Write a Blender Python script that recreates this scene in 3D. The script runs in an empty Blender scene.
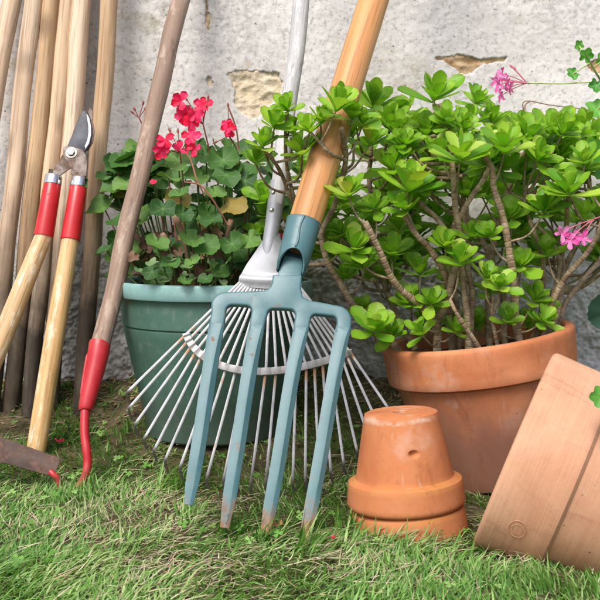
import bpy, bmesh, math, random
import numpy as np
from mathutils import Vector, Matrix, Quaternion
R = math.radians
random.seed(7); RNG = np.random.default_rng(7)
S = bpy.context.scene
COL = S.collection

# ------------------------------------------------------------------ camera, sky, sun, exposure
CAM = np.array((0.0, -1.7, 0.36)); PITCH = R(4.75)
cd = bpy.data.cameras.new('camera'); cam = bpy.data.objects.new('camera', cd); COL.objects.link(cam)
cam.location = CAM; cam.rotation_euler = (R(90) - PITCH, 0, 0)
cd.sensor_width = 36; cd.lens = 60; cd.clip_start = 0.02; cd.clip_end = 300
cd.dof.use_dof = True; cd.dof.focus_distance = 1.25; cd.dof.aperture_fstop = 22
S.camera = cam
SUN_EL, SUN_AZ = R(51), R(-24)          # azimuth: to the left of straight behind the camera
w = bpy.data.worlds.new('World'); S.world = w; w.use_nodes = True
sky = w.node_tree.nodes.new('ShaderNodeTexSky'); sky.sky_type = 'NISHITA'; sky.sun_disc = False
sun_dir = Vector((math.sin(SUN_AZ) * math.cos(SUN_EL), -math.cos(SUN_AZ) * math.cos(SUN_EL), math.sin(SUN_EL)))
sky.sun_elevation = SUN_EL; sky.sun_rotation = math.atan2(sun_dir.x, sun_dir.y)
sky.dust_density = 3.5; sky.air_density = 0.7; sky.ozone_density = 0.6
bg = w.node_tree.nodes['Background']; bg.inputs['Strength'].default_value = 0.15
w.node_tree.links.new(sky.outputs[0], bg.inputs['Color'])
sl = bpy.data.lights.new('sun', 'SUN'); sl.energy = 1.9; sl.angle = R(24); sl.color = (1.0, 0.988, 0.972)
so = bpy.data.objects.new('sun', sl); COL.objects.link(so)
so.rotation_euler = sun_dir.to_track_quat('Z', 'Y').to_euler(); so.location = sun_dir * 5
S.view_settings.view_transform = 'Standard'; S.view_settings.look = 'None'; S.view_settings.gamma = 1
S.view_settings.exposure = 0.62
S.cycles.max_bounces = 9; S.cycles.diffuse_bounces = 6; S.cycles.transparent_max_bounces = 4

# ------------------------------------------------------------------ measuring helpers
FWD = np.array((0, math.cos(PITCH), -math.sin(PITCH))); UP = np.array((0, math.sin(PITCH), math.cos(PITCH)))
def ray(px, py):
    return (px - 300) / 1000 * np.array((1, 0, 0)) + (300 - py) / 1000 * UP + FWD
def at(px, py, a, b=0.0):
    """point where the sight line meets the leaning plane Y = a + b*Z, and metres per photo pixel there"""
    d = ray(px, py); t = (a + b * CAM[2] - CAM[1]) / (d[1] - b * d[2])
    return Vector(CAM + t * d), t / 1000
def pt(px, py, a, b=0.0): return at(px, py, a, b)[0]

_tab = RNG.random((8, 256, 256))
def vn(x, y, k=0):
    xi = np.floor(x).astype(int); yi = np.floor(y).astype(int); fx = x - xi; fy = y - yi
    fx = fx * fx * (3 - 2 * fx); fy = fy * fy * (3 - 2 * fy); T = _tab[k]
    g = lambda i, j: T[(xi + i) & 255, (yi + j) & 255]
    return (g(0, 0) * (1 - fx) + g(1, 0) * fx) * (1 - fy) + (g(0, 1) * (1 - fx) + g(1, 1) * fx) * fy
def fbm(x, y, f, o=4, k=0, gain=.5):
    x = np.asarray(x, float); y = np.asarray(y, float); s = 0; a = 1; n = 0
    for i in range(o):
        s = s + a * (vn(x * f + 17.3 * i, y * f + 9.1 * i, (k + i) % 8) - .5); n += a; a *= gain; f *= 2.03
    return s / n * 2
def sstep(a, b, x):
    t = np.clip((x - a) / (b - a), 0, 1); return t * t * (3 - 2 * t)

def ground_z(x, y):
    x = np.asarray(x, float); y = np.asarray(y, float)
    z = .056 * sstep(-.42, -.02, y) + .036 * sstep(-.17, -.03, y) * (1 - sstep(.03, .2, y)) + .030 * sstep(-.40, -.24, y) * sstep(-.10, -.20, y) * sstep(-.30, -.25, x) * sstep(.06, .0, x) * 0 + .026 * sstep(-.36, -.26, y) * sstep(-.31, -.25, x) * sstep(.14, .06, x) + .010 * fbm(x, y, 5, 3, 1)
    z = z - .045 * sstep(.27, .42, x) * sstep(-.35, -.55, y)
    fade = 1 - sstep(2, 6, np.hypot(x, y)); return z * fade - .010

# ------------------------------------------------------------------ object helpers
def mesh(name, V, F, mat=None, smooth=True, attr=None, sharp=None):
    me = bpy.data.meshes.new(name)
    me.from_pydata([tuple(v) for v in V], [], [tuple(f) for f in F])
    if mat: me.materials.append(mat)
    if attr:
        for k, vals in attr.items():
            a = me.attributes.new(k, 'FLOAT', 'POINT'); a.data.foreach_set('value', np.asarray(vals, np.float32))
    me.polygons.foreach_set('use_smooth', [smooth] * len(me.polygons)); me.update()
    if sharp: me.set_sharp_from_angle(angle=R(sharp))
    return me
def big_mesh(name, V, F, mat, smooth=True, attr=None, colors=None):
    """numpy mesh, faces all with the same corner count"""
    V = np.asarray(V, np.float32); F = np.asarray(F, np.int32); n, c = F.shape
    me = bpy.data.meshes.new(name); me.vertices.add(len(V)); me.vertices.foreach_set('co', V.ravel())
    me.loops.add(n * c); me.loops.foreach_set('vertex_index', F.ravel())
    me.polygons.add(n); me.polygons.foreach_set('loop_start', np.arange(n, dtype=np.int32) * c)
    me.polygons.foreach_set('loop_total', np.full(n, c, np.int32))
    me.polygons.foreach_set('use_smooth', np.full(n, smooth))
    me.materials.append(mat)
    for k, v in (attr or {}).items():
        a = me.attributes.new(k, 'FLOAT', 'POINT'); a.data.foreach_set('value', np.asarray(v, np.float32))
    if colors is not None:
        a = me.attributes.new('tint', 'FLOAT_COLOR', 'POINT'); a.data.foreach_set('color', np.asarray(colors, np.float32).ravel())
    me.update(calc_edges=True); me.validate(); return me
def link(name, me, parent=None, mw=None, label=None):
    o = bpy.data.objects.new(name, me); COL.objects.link(o)
    if mw is not None: o.matrix_world = mw
    if parent is not None:
        o.parent = parent; o.matrix_parent_inverse = WORLD[parent.name].inverted()
    WORLD[o.name] = (mw.copy() if mw is not None else Matrix())
    if label: o['label'] = label
    return o
WORLD = {}
def tag(o, label, cat, group=None):
    o['label'] = label; o['category'] = cat
    if group: o['group'] = group
    return o
def thing(name, loc, label, cat, group=None):
    o = bpy.data.objects.new(name, None); COL.objects.link(o); o.location = loc; o.empty_display_size = .02
    WORLD[o.name] = Matrix.Translation(Vector(loc)); return tag(o, label, cat, group)
def structure(o): o['kind'] = 'structure'; return o
def stuff(o): o['kind'] = 'stuff'; return o

def frame_z(p0, p1, roll=0):
    z = (Vector(p1) - Vector(p0)).normalized(); q = z.to_track_quat('Z', 'Y')
    return Matrix.Translation(Vector(p0)) @ q.to_matrix().to_4x4() @ Matrix.Rotation(roll, 4, 'Z')

def spline(pts, n):
    P = np.array([list(p) for p in pts], float)
    if len(P) == 2: return [tuple(P[0] + (P[1] - P[0]) * i / n) for i in range(n + 1)]
    Q = np.vstack([2 * P[0] - P[1], P, 2 * P[-1] - P[-2]]); out = []; m = len(P) - 1
    for i in range(n + 1):
        u = i / n * m; k = min(int(u), m - 1); t = u - k; a, b, c, d = Q[k:k + 4]
        out.append(tuple(.5 * (2 * b + (c - a) * t + (2 * a - 5 * b + 4 * c - d) * t * t + (3 * b - a - 3 * c + d) * t ** 3)))
    return out
class MB:
    def __init__(s): s.V = []; s.F = []; s.A = []
    def add(s, V, F, A=None):
        k = len(s.V); s.V += [tuple(v) for v in V]; s.F += [tuple(i + k for i in f) for f in F]
        s.A += list(A) if A is not None else [0.0] * len(V)
    def tube(s, pts, rad, seg=10, cap=True, prof=None, up=None, profs=None):
        """sweep a round (or prof: list of unit 2D points) section; rad: number, list, or list of (rx, ry)"""
        P = [Vector(p) for p in pts]; n = len(P)
        if not hasattr(rad, '__len__'): rad = [rad] * n
        prof = prof or [(math.cos(2 * math.pi * j / seg), math.sin(2 * math.pi * j / seg)) for j in range(seg)]
        m = len(prof); T = [(P[min(i + 1, n - 1)] - P[max(i - 1, 0)]).normalized() for i in range(n)]
        u = Vector(up) if up is not None else (Vector((0, 0, 1)) if abs(T[0].z) < .9 else Vector((0, -1, 0)))
        V = []; A = []; L = 0
        for i in range(n):
            u = (u - T[i] * u.dot(T[i])).normalized(); v = T[i].cross(u)
            r = rad[i]; rx, ry = (r if hasattr(r, '__len__') else (r, r))
            if i: L += (P[i] - P[i - 1]).length
            for a, b in (profs[i] if profs else prof): V.append(P[i] + v * (a * rx) + u * (b * ry)); A.append(L)
        F = [(i * m + j, i * m + (j + 1) % m, (i + 1) * m + (j + 1) % m, (i + 1) * m + j) for i in range(n - 1) for j in range(m)]
        if cap:
            V += [P[0], P[-1]]; A += [0, L]; c0 = n * m; c1 = c0 + 1
            F += [(j, c0, (j + 1) % m) for j in range(m)]
            F = [f if len(f) == 4 else (f[1], f[0], f[2]) for f in F]
            F += [((n - 1) * m + j, (n - 1) * m + (j + 1) % m, c1) for j in range(m)]
        s.add(V, F, A); return s
    def lathe(s, prof, seg=64, mw=None, wob=0.0):
        n = len(prof); V = []; mw = mw or Matrix()
        for i, (r, z) in enumerate(prof):
            for j in range(seg):
                a = 2 * math.pi * j / seg; rr = r * (1 + wob * math.sin(2 * a + 1) + wob * .6 * math.sin(3 * a + i * .05))
                V.append(mw @ Vector((rr * math.cos(a), rr * math.sin(a), z)))
        F = [(i * seg + j, i * seg + (j + 1) % seg, (i + 1) * seg + (j + 1) % seg, (i + 1) * seg + j) for i in range(n - 1) for j in range(seg)]
        s.add(V, F); return s
    def grid(s, fn, nu, nv, closed_v=False):
        V = [fn(i / nu, j / nv) for i in range(nu + 1) for j in range(nv + (0 if closed_v else 1))]; m = nv + (0 if closed_v else 1)
        F = [(i * m + j, i * m + (j + 1) % m, (i + 1) * m + (j + 1) % m, (i + 1) * m + j) for i in range(nu) for j in range(nv)]
        s.add(V, F); return s
    def me(s, name, mat, smooth=True, sharp=None):
        return mesh(name, s.V, s.F, mat, smooth, {'along': s.A}, sharp)
    def build(s, name, mat, parent=None, smooth=True, sharp=None, mw=None, label=None):
        return link(name, s.me(name, mat, smooth, sharp), parent, mw, label)
def plate(name, outline, thick, mat, parent, bevel=.001, mw=None, seg=2):
    """flat outline [(x,y)] extruded along local Z with rounded rims"""
    bm = bmesh.new(); vs = [bm.verts.new((x, y, 0)) for x, y in outline]; f = bm.faces.new(vs)
    r = bmesh.ops.extrude_face_region(bm, geom=[f]); top = [v for v in r['geom'] if isinstance(v, bmesh.types.BMVert)]
    for v in top: v.co.z += thick
    bmesh.ops.recalc_face_normals(bm, faces=bm.faces)
    rim = [e for e in bm.edges if abs(e.verts[0].co.z - e.verts[1].co.z) < 1e-6]
    if bevel: bmesh.ops.bevel(bm, geom=rim, offset=bevel, segments=seg, affect='EDGES', profile=.5)
    bmesh.ops.triangulate(bm, faces=[f for f in bm.faces if len(f.verts) > 4])
    if mw is not None: bm.transform(mw)
    me = bpy.data.meshes.new(name); bm.to_mesh(me); bm.free(); me.materials.append(mat)
    for p in me.polygons: p.use_smooth = True
    me.set_sharp_from_angle(angle=R(50)); return link(name, me, parent)

# ------------------------------------------------------------------ material helpers
class Mat:
    def __init__(s, name, rough=.6, spec=.5, metal=0):
        s.m = bpy.data.materials.new(name); s.m.use_nodes = True; s.t = s.m.node_tree
        s.b = s.t.nodes['Principled BSDF']; s.set(s.b, 'Roughness', rough); s.set(s.b, 'Specular IOR Level', spec); s.set(s.b, 'Metallic', metal)
        s.tc = s.t.nodes.new('ShaderNodeTexCoord'); s.obj = s.tc.outputs['Object']
    def set(s, n, k, v):
        if v is None: return
        i = n.inputs[k]
        if isinstance(v, bpy.types.NodeSocket): s.t.links.new(v, i)
        elif hasattr(v, '__len__') and i.type == 'RGBA' and len(v) == 3: i.default_value = (*v, 1)
        else: i.default_value = v
    def n(s, typ, ins=None, **kw):
        n = s.t.nodes.new('ShaderNode' + typ)
        for k, v in kw.items(): setattr(n, k, v)
        for k, v in (ins or {}).items(): s.set(n, k, v)
        return n
    def map(s, scale=(1, 1, 1), vec=None, loc=(0, 0, 0)):
        return s.n('Mapping', {'Vector': vec or s.obj, 'Scale': scale, 'Location': loc}).outputs[0]
    def noise(s, scale, detail=4, rough=.55, vec=None, dist=0):
        return s.n('TexNoise', {'Vector': vec or s.obj, 'Scale': scale, 'Detail': detail, 'Roughness': rough, 'Distortion': dist}).outputs['Fac']
    def voro(s, scale, vec=None, feature='F1'):
        return s.n('TexVoronoi', {'Vector': vec or s.obj, 'Scale': scale}, feature=feature).outputs['Distance']
    def ramp(s, fac, stops):
        r = s.n('ValToRGB', {'Fac': fac}); e = r.color_ramp.elements
        while len(e) < len(stops): e.new(.5)
        for el, (p, c) in zip(e, stops):
            el.position = p; el.color = (*c, 1) if hasattr(c, '__len__') else (c, c, c, 1)
        return r.outputs['Color']
    def mix(s, f, a, b, blend='MIX'):
        n = s.t.nodes.new('ShaderNodeMix'); n.data_type = 'RGBA'; n.blend_type = blend
        for i, v in ((0, f), (6, a), (7, b)):
            if isinstance(v, bpy.types.NodeSocket): s.t.links.new(v, n.inputs[i])
            elif i and len(v) == 3: n.inputs[i].default_value = (*v, 1)
            else: n.inputs[i].default_value = v
        return n.outputs[2]
    def math(s, op, a, b=0.0, clamp=False):
        n = s.n('Math', {}, operation=op, use_clamp=clamp); s.set(n, 0, a); s.set(n, 1, b); return n.outputs[0]
    def rng(s, v, a, b, lo=0.0, hi=1.0):
        return s.n('MapRange', {'Value': v, 'From Min': a, 'From Max': b, 'To Min': lo, 'To Max': hi}, clamp=True).outputs[0]
    def xyz(s, vec=None): return s.n('SeparateXYZ', {0: vec or s.obj}).outputs
    def attr(s, name, out='Fac'): return s.n('Attribute', attribute_name=name).outputs[out]
    def rand(s): return s.n('ObjectInfo').outputs['Random']
    def color(s, c): s.set(s.b, 'Base Color', c); return s
    def bump(s, h, strength=.4, dist=.002):
        n = s.n('Bump', {'Height': h, 'Strength': strength, 'Distance': dist}); s.set(s.b, 'Normal', n.outputs[0]); return s
    def rough(s, v): s.set(s.b, 'Roughness', v); return s

def shifted(m, amount=3.0):
    """object coordinates shifted per object so that no two pieces share a grain"""
    r = m.rand(); v = m.n('CombineXYZ', {0: m.math('MULTIPLY', r, amount), 1: m.math('MULTIPLY', r, -amount * 1.7), 2: m.math('MULTIPLY', r, amount * .6)})
    return m.n('VectorMath', {0: m.obj, 1: v.outputs[0]}, operation='ADD').outputs[0]

def wood(name, c_lo, c_mid, c_hi, mud=None, mud_h=(.05, .3), mud_c=(.045, .035, .028), rough=.65, worn=None, spec=.3, gscale=1.0, knots=True):
    m = Mat(name, rough, spec); v = shifted(m)
    g = m.noise(60 * gscale, 6, .6, m.map((1, 1, .045), v), .6); g2 = m.noise(14 * gscale, 4, .5, m.map((1, 1, .12), v), 1.2)
    fine = m.noise(320, 3, .6, m.map((1, 1, .03), v))
    c = m.ramp(m.math('ADD', m.math('MULTIPLY', g, .6), m.math('MULTIPLY', g2, .4)), [(.32, c_lo), (.5, c_mid), (.68, c_hi)])
    c = m.mix(m.rng(fine, .53, .66, 0, .5), c, tuple(x * .5 for x in c_lo)); gr2 = m.noise(130 * gscale, 4, .6, m.map((1, 1, .012), v), .3); c = m.mix(m.rng(gr2, .55, .63, 0, .45), c, tuple(x * .55 for x in c_lo))
    if knots:
        k = m.voro(9, m.map((1, 1, .55), v)); c = m.mix(m.rng(k, .14, .05, 0, .6), c, tuple(x * .4 for x in c_lo))
    if worn:
        wn = m.noise(85, 6, .7, m.map((1, 1, .3), v)); c = m.mix(m.rng(wn, .53, .62, 0, .7), c, worn); wd = m.noise(55, 6, .7, m.map((1, 1, .2), v)); c = m.mix(m.rng(wd, .60, .68, 0, .6), c, tuple(x * .45 for x in c_lo))
    hue = m.n('HueSaturation', {'Color': c, 'Value': m.rng(m.rand(), 0, 1, .84, 1.12), 'Saturation': m.rng(m.rand(), 0, 1, 1.1, .85)}); c = hue.outputs[0]
    if mud:
        z = m.math('ADD', m.xyz()[2], m.math('MULTIPLY', m.math('SUBTRACT', m.noise(18, 5, .65, m.map((1, 1, .5), v)), .5), .34))
        c = m.mix(m.rng(z, mud_h[1], mud_h[0], 0, mud), c, m.ramp(m.noise(38, 6, .7, m.map((1, 1, .4), v)), [(.36, tuple(q * .35 for q in mud_c)), (.52, mud_c), (.70, tuple(q * 3.2 for q in mud_c))]))
    m.color(c).bump(m.math('ADD', g, m.math('MULTIPLY', fine, .5)), .35, .0012); return m.m

def paint(name, base, worn, rough=.35, wear=(.62, .7), under=(.25, .12, .06), low=None, spec=.5):
    m = Mat(name, rough, spec); n = m.noise(26, 6, .65); f = m.noise(160, 3, .6)
    c = m.mix(m.rng(n, .35, .7, 0, .7), base, worn)
    ch = m.math('ADD', m.math('MULTIPLY', m.noise(70, 5, .7), .75), m.math('MULTIPLY', f, .25)); k = m.rng(ch, wear[0], wear[1])
    if low:     # paint rubbed away to rust near the working end
        z = m.math('SUBTRACT', m.xyz()[2], m.math('MULTIPLY', m.math('SUBTRACT', m.noise(45, 5, .7, m.map((1, 1, .35))), .5), low[2]))
        kk = m.rng(z, low[1], low[0]); k = m.math('MAXIMUM', k, kk)
    rust = m.ramp(m.noise(120, 4, .6), [(.3, under), (.7, tuple(min(1, x * 2.1) for x in under))])
    c = m.mix(k, c, rust); m.color(c).rough(m.rng(k, 0, 1, rough, .8)); m.bump(m.math('ADD', n, m.math('MULTIPLY', f, .4)), .18, .001); return m.m

def steel(name, lo, hi, rough=.4, metal=.8, rust=None, rust_at=(.6, .7), rust_c=(.16, .07, .035)):
    m = Mat(name, rough, .5, metal); n = m.noise(40, 6, .65); c = m.ramp(n, [(.3, lo), (.7, hi)])
    if rust:
        k = m.rng(m.noise(55, 6, .7), *rust_at, 0, rust); c = m.mix(k, c, m.ramp(m.noise(200, 3), [(.35, tuple(x * .5 for x in rust_c)), (.65, tuple(x * 1.6 for x in rust_c))]))
        m.set(m.b, 'Metallic', m.rng(k, 0, 1, metal, 0)); m.rough(m.rng(k, 0, 1, rough, .85))
    else: m.rough(m.rng(n, .3, .7, rough * .8, rough * 1.3))
    m.color(c).bump(m.noise(220, 3, .6), .15, .0008); return m.m

def clay(name, lo, mid, hi, bloom=.5, bloom_at=(.6, .72), bloom_c=(.62, .5, .42), grime=0, rings=0, band=None, rough=.8, bump=.25, dark_c=(.12,.075,.055)):
    m = Mat(name, rough, .3); n = m.noise(9, 6, .6, None, .4); c = m.ramp(n, [(.3, lo), (.5, mid), (.7, hi)])
    f = m.noise(260, 3, .6); c = m.mix(m.rng(f, .55, .8, 0, .3), c, tuple(x * .55 for x in lo))
    k = m.rng(m.noise(16, 7, .68), bloom_at[0], bloom_at[1], 0, bloom); c = m.mix(k, c, bloom_c)
    z = m.xyz()[2]
    if band:     # lime bloom that settled in a ring: centre height, half width
        d = m.math('ABSOLUTE', m.math('SUBTRACT', m.math('ADD', z, m.math('MULTIPLY', m.math('SUBTRACT', m.noise(25, 3), .5), .012)), band[0]))
        kb = m.math('MULTIPLY', m.rng(d, band[1], band[1] * .2), m.rng(m.noise(22, 5, .7), .44, .56)); c = m.mix(m.math('MULTIPLY', kb, .55), c, (.70, .56, .44))
    if band and len(band) > 2:
        d2 = m.math('ABSOLUTE', m.math('SUBTRACT', m.math('ADD', z, m.math('MULTIPLY', m.math('SUBTRACT', m.noise(18, 3), .5), .008)), band[2])); c = m.mix(m.math('MULTIPLY', m.rng(d2, .009, .001), m.rng(m.noise(13, 4), .38, .55, .1, .75)), c, (.50, .235, .05))
    if grime:
        zz = m.math('ADD', z, m.math('MULTIPLY', m.math('SUBTRACT', m.noise(14, 5, .65), .5), .16))
        gk = m.rng(zz, grime[1], grime[0], 0, grime[2]); c = m.mix(gk, c, grime[3])
    sp = m.voro(70); c = m.mix(m.math('MULTIPLY', m.rng(sp, .10, .06), m.rng(m.noise(8), .5, .6)), c, dark_c)
    bl = m.noise(4.5, 5, .6, m.map((1, 1, 1), None, (3, 1, 7)), .8); c = m.mix(m.rng(bl, .45, .60, 0, .6), c, m.mix(1.0, c, (.78, .66, .60), 'MULTIPLY'))
    sc = m.noise(30, 6, .72, m.map((1, 1, .25), None, (1, 5, 2)), .5); c = m.mix(m.rng(sc, .55, .66, 0, .5), c, m.mix(1.0, c, (.62, .54, .48), 'MULTIPLY'))
    scr = m.noise(60, 2, .5, m.map((1, 1, .07), None, (7, 2, 4)), .2); c = m.mix(m.rng(scr, .685, .76, 0, .4), c, bloom_c)
    h = m.math('ADD', m.math('MULTIPLY', n, .5), m.math('MULTIPLY', f, .35)); h = m.math('ADD', h, m.math('MULTIPLY', sc, .35))
    if rings:
        wv = m.noise(rings, 3, .6, m.map((.02, .02, 1))); h = m.math('ADD', h, m.math('MULTIPLY', wv, .9)); c = m.mix(m.rng(wv, .38, .68, 0, .2), c, tuple(x * 1.25 for x in hi))
    m.color(c).bump(h, bump, .0015); return m.m

def leafmat(name, stops, edge_c=None, edge_k=.6, trans=.3, rough=.35, vein=False, spec=.5, odd=None):
    m = Mat(name, rough, spec); r = m.rand(); v = shifted(m, 1.0)
    c = m.ramp(m.math('ADD', m.math('MULTIPLY', r, .7), m.math('MULTIPLY', m.noise(45, 3, .5, v), .3)), stops)
    e = m.attr('edge')
    if vein: c = m.mix(m.rng(m.attr('vein'), .4, 1, 0, .35), c, tuple(min(1, x * 1.9) for x in stops[-1][1]))
    if odd: c = m.mix(m.rng(m.math('FRACT', m.math('MULTIPLY', r, 37.3)), odd[0], odd[0] + .03), c, m.mix(m.rng(m.noise(60, 4, .6, v), .4, .6), odd[1], odd[2]))
    if edge_c: c = m.mix(m.math('MULTIPLY', m.rng(e, .76, 1, 0, edge_k), m.rng(m.noise(50, 3, .5, v), .3, .6)), c, edge_c)
    m.color(c); m.bump(m.math('ADD', m.noise(150, 3, .5, v), m.math('MULTIPLY', m.attr('vein'), -.8)), .25, .001)
    tr = m.n('BsdfTranslucent', {'Color': m.mix(1.0, c, (1.0, 1.25, .45), 'MULTIPLY')})
    mx = m.n('MixShader', {0: trans}); out = m.t.nodes['Material Output']
    m.t.links.new(m.b.outputs[0], mx.inputs[1]); m.t.links.new(tr.outputs[0], mx.inputs[2]); m.t.links.new(mx.outputs[0], out.inputs['Surface']); return m.m

# ------------------------------------------------------------------ materials
STAINS = [(335, 54, 17, (.74, .71, .60), .9, 40), (338, 48, 9, (.42, .36, .24), .6, 70), (380, 62, 34, (.42, .38, .25), .55, 60), (415, 75, 30, (.40, .37, .25), .5, 70), (247, 65, 5, (.50, .30, .16), .8, 60), (208, 54, 4, (.42, .27, .16), .8, 60), (228, 25, 62, (.30, .30, .285), .75, 75), (165, 20, 30, (.30, .29, .26), .7, 60),
          (568, 16, 40, (.33, .33, .32), .7, 70), (592, 118, 22, (.30, .30, .30), .7, 60), (320, 10, 30, (.42, .41, .39), .5, 80), (450, 20, 50, (.45, .44, .42), .5, 90), (95, 68, 6, (.16, .14, .12), .9, 60), (125, 8, 12, (.40, .31, .17), .6, 60), (3, 170, 30, (.33, .33, .32), .7, 60), (510, 45, 40, (.48, .47, .45), .5, 90)]
def m_plaster():
    m = Mat('plaster', .9, .2); pl = m.attr('plinth'); n = m.noise(5, 6, .6); f = m.noise(130, 5, .7); g = m.noise(30, 6, .68)
    n2 = m.noise(1.6, 5, .62, m.map((1, 1, 1), None, (2, 0, 5))); c = m.ramp(m.math('ADD', m.math('MULTIPLY', n, .55), m.math('MULTIPLY', n2, .45)), [(.34, (.55, .52, .485)), (.5, (.64, .615, .58)), (.66, (.71, .69, .66))])
    c = m.mix(m.rng(f, .48, .34, 0, .75), c, (.27, .265, .255))                       # sandy grain
    st = m.noise(3.2, 5, .6, m.map((1, 1, 1), None, (4.1, 0, 2.3)))
    c = m.mix(m.math('MULTIPLY', m.rng(st, .50, .62), m.rng(g, .46, .60, 0, .5)), c, (.38, .37, .35))   # grey weathering
    c = m.mix(m.math('MULTIPLY', m.rng(m.noise(6, 3, .5, m.map((1, 1, 1), None, (9, 2, 1))), .56, .64), m.rng(g, .5, .62, 0, .5)), c, (.40, .33, .20))  # lichen, ochre
    sp = m.voro(120); c = m.mix(m.math('MULTIPLY', m.rng(sp, .24, .12), m.rng(m.noise(60, 3), .56, .62)), c, (.13, .125, .12))
    for (sx, sy, rad, col, k, f0) in STAINS:
        p = pt(sx, sy, 0); dv = m.n('VectorMath', {0: m.obj, 1: (p.x, 0, p.z)}, operation='DISTANCE').outputs['Value']; r_ = rad * .0017
        msk = m.math('MULTIPLY', m.rng(m.math('ADD', dv, m.math('MULTIPLY', m.math('SUBTRACT', m.noise(14, 4), .5), r_ * 1.6)), r_, r_ * .25), m.rng(m.noise(f0, 6, .72), .44, .58)); c = m.mix(m.math('MULTIPLY', msk, k * .75), c, col)
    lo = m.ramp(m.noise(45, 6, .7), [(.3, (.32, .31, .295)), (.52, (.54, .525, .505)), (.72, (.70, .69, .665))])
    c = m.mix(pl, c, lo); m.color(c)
    h = m.math('ADD', m.math('MULTIPLY', f, .8), m.math('ADD', m.math('MULTIPLY', g, .5), m.math('MULTIPLY', m.rng(sp, .2, .05), -.7))); h = m.math('ADD', h, m.math('MULTIPLY', pl, m.math('MULTIPLY', m.noise(230, 5, .75), 3.2)))
    m.bump(h, .27, .003); return m.m
def m_stone():
    m = Mat('bare_stone', .9, .2); n = m.noise(22, 7, .65); f = m.noise(120, 5, .7)
    c = m.ramp(n, [(.28, (.44, .33, .20)), (.43, (.62, .51, .35)), (.6, (.70, .60, .45)), (.75, (.72, .66, .55))])
    c = m.mix(m.rng(f, .45, .3, 0, .6), c, (.2, .14, .08)); c = m.mix(m.rng(m.noise(30, 5, .7, None, 1), .60, .68, 0, .7), c, (.40, .22, .08))
    m.color(c).bump(m.math('ADD', n, m.math('MULTIPLY', f, .6)), .8, .006); return m.m
def m_brick():
    m = Mat('bare_brick', .9, .2); n = m.noise(40, 6, .65)
    c = m.ramp(n, [(.3, (.28, .16, .075)), (.5, (.46, .31, .17)), (.7, (.62, .49, .33))]); m.color(c).bump(n, .7, .004); return m.m
def m_soil(name='soil', k=1.0):
    m = Mat(name, .95, .15); n = m.noise(30, 8, .7); c = m.ramp(n, [(.3, (.028 * k, .02 * k, .014 * k)), (.55, (.075 * k, .055 * k, .036 * k)), (.75, (.15 * k, .115 * k, .075 * k))])
    m.color(c).bump(n, 1, .01); return m.m
def m_ground():
    m = Mat('lawn_earth', .95, .15); n = m.noise(24, 8, .72); g = m.noise(2.4, 4, .6); c = m.ramp(n, [(.3, (.035, .027, .016)), (.52, (.10, .075, .042)), (.74, (.21, .165, .095))])
    gr = m.ramp(n, [(.3, (.03, .05, .014)), (.7, (.09, .13, .035))]); c = m.mix(m.rng(g, .45, .62, 0, .6), c, gr)
    m.color(c).bump(n, .9, .012); return m.m
def m_tint(name, rough=.55, trans=.3):
    m = Mat(name, rough, .35); c = m.attr('tint', 'Color'); c = m.mix(m.rng(m.noise(90, 2), .3, .7, 0, .25), c, m.mix(1.0, c, (.6, .62, .5), 'MULTIPLY')); m.color(c)
    tr = m.n('BsdfTranslucent', {'Color': m.mix(1.0, c, (1.0, 1.2, .5), 'MULTIPLY')}); mx = m.n('MixShader', {0: trans}); out = m.t.nodes['Material Output']
    m.t.links.new(m.b.outputs[0], mx.inputs[1]); m.t.links.new(tr.outputs[0], mx.inputs[2]); m.t.links.new(mx.outputs[0], out.inputs['Surface']); return m.m
def m_stem():
    m = Mat('succulent_bark', .7, .3); al = m.attr('along'); n = m.noise(70, 5, .6)
    c = m.ramp(n, [(.3, (.14, .09, .055)), (.5, (.29, .205, .125)), (.72, (.50, .39, .26))])
    ring = m.math('SINE', m.math('MULTIPLY', m.math('ADD', al, m.math('MULTIPLY', n, .006)), 2 * math.pi / .0085)); k = m.rng(ring, .45, .95)
    c = m.mix(m.math('MULTIPLY', k, m.rng(m.noise(50, 3), .45, .7, 0, .45)), c, (.50, .42, .33)); m.color(c).bump(m.math('ADD', k, n), .5, .0015); return m.m
def m_petal(name, lo, hi):
    m = Mat(name, .5, .3); n = m.noise(200, 3, .5, shifted(m)); c = m.ramp(m.math('ADD', m.math('MULTIPLY', n, .5), m.math('MULTIPLY', m.rand(), .5)), [(.3, lo), (.7, hi)]); m.color(c)
    tr = m.n('BsdfTranslucent', {'Color': c}); mx = m.n('MixShader', {0: .3}); out = m.t.nodes['Material Output']
    m.t.links.new(m.b.outputs[0], mx.inputs[1]); m.t.links.new(tr.outputs[0], mx.inputs[2]); m.t.links.new(mx.outputs[0], out.inputs['Surface']); return m.m
def m_rake_wire():
    m = Mat('rake_wire', .42, .5, .35); al = m.attr('along'); n = m.noise(60, 5, .65)
    c = m.ramp(n, [(.3, (.27, .27, .275)), (.7, (.46, .46, .465))]); k = m.rng(m.noise(26, 5, .7), .62, .70); kb = m.math('MULTIPLY', m.rng(m.math('ABSOLUTE', m.math('SUBTRACT', al, .535)), .06, .01), m.rng(m.noise(40, 3), .42, .55)); k = m.math('MAXIMUM', k, kb)
    z = m.math('SUBTRACT', m.xyz()[2], m.math('MULTIPLY', m.math('SUBTRACT', m.noise(30, 4, .6), .5), .05)); zl = m.math('MAXIMUM', m.rng(z, .05, .02), m.rng(al, .945, .975))
    c = m.mix(k, c, (.36, .19, .09)); c = m.mix(m.math('MULTIPLY', zl, .93), c, (.06, .053, .045)); m.set(m.b, 'Metallic', m.rng(k, 0, 1, .35, 0)); m.color(c); return m.m
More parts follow.
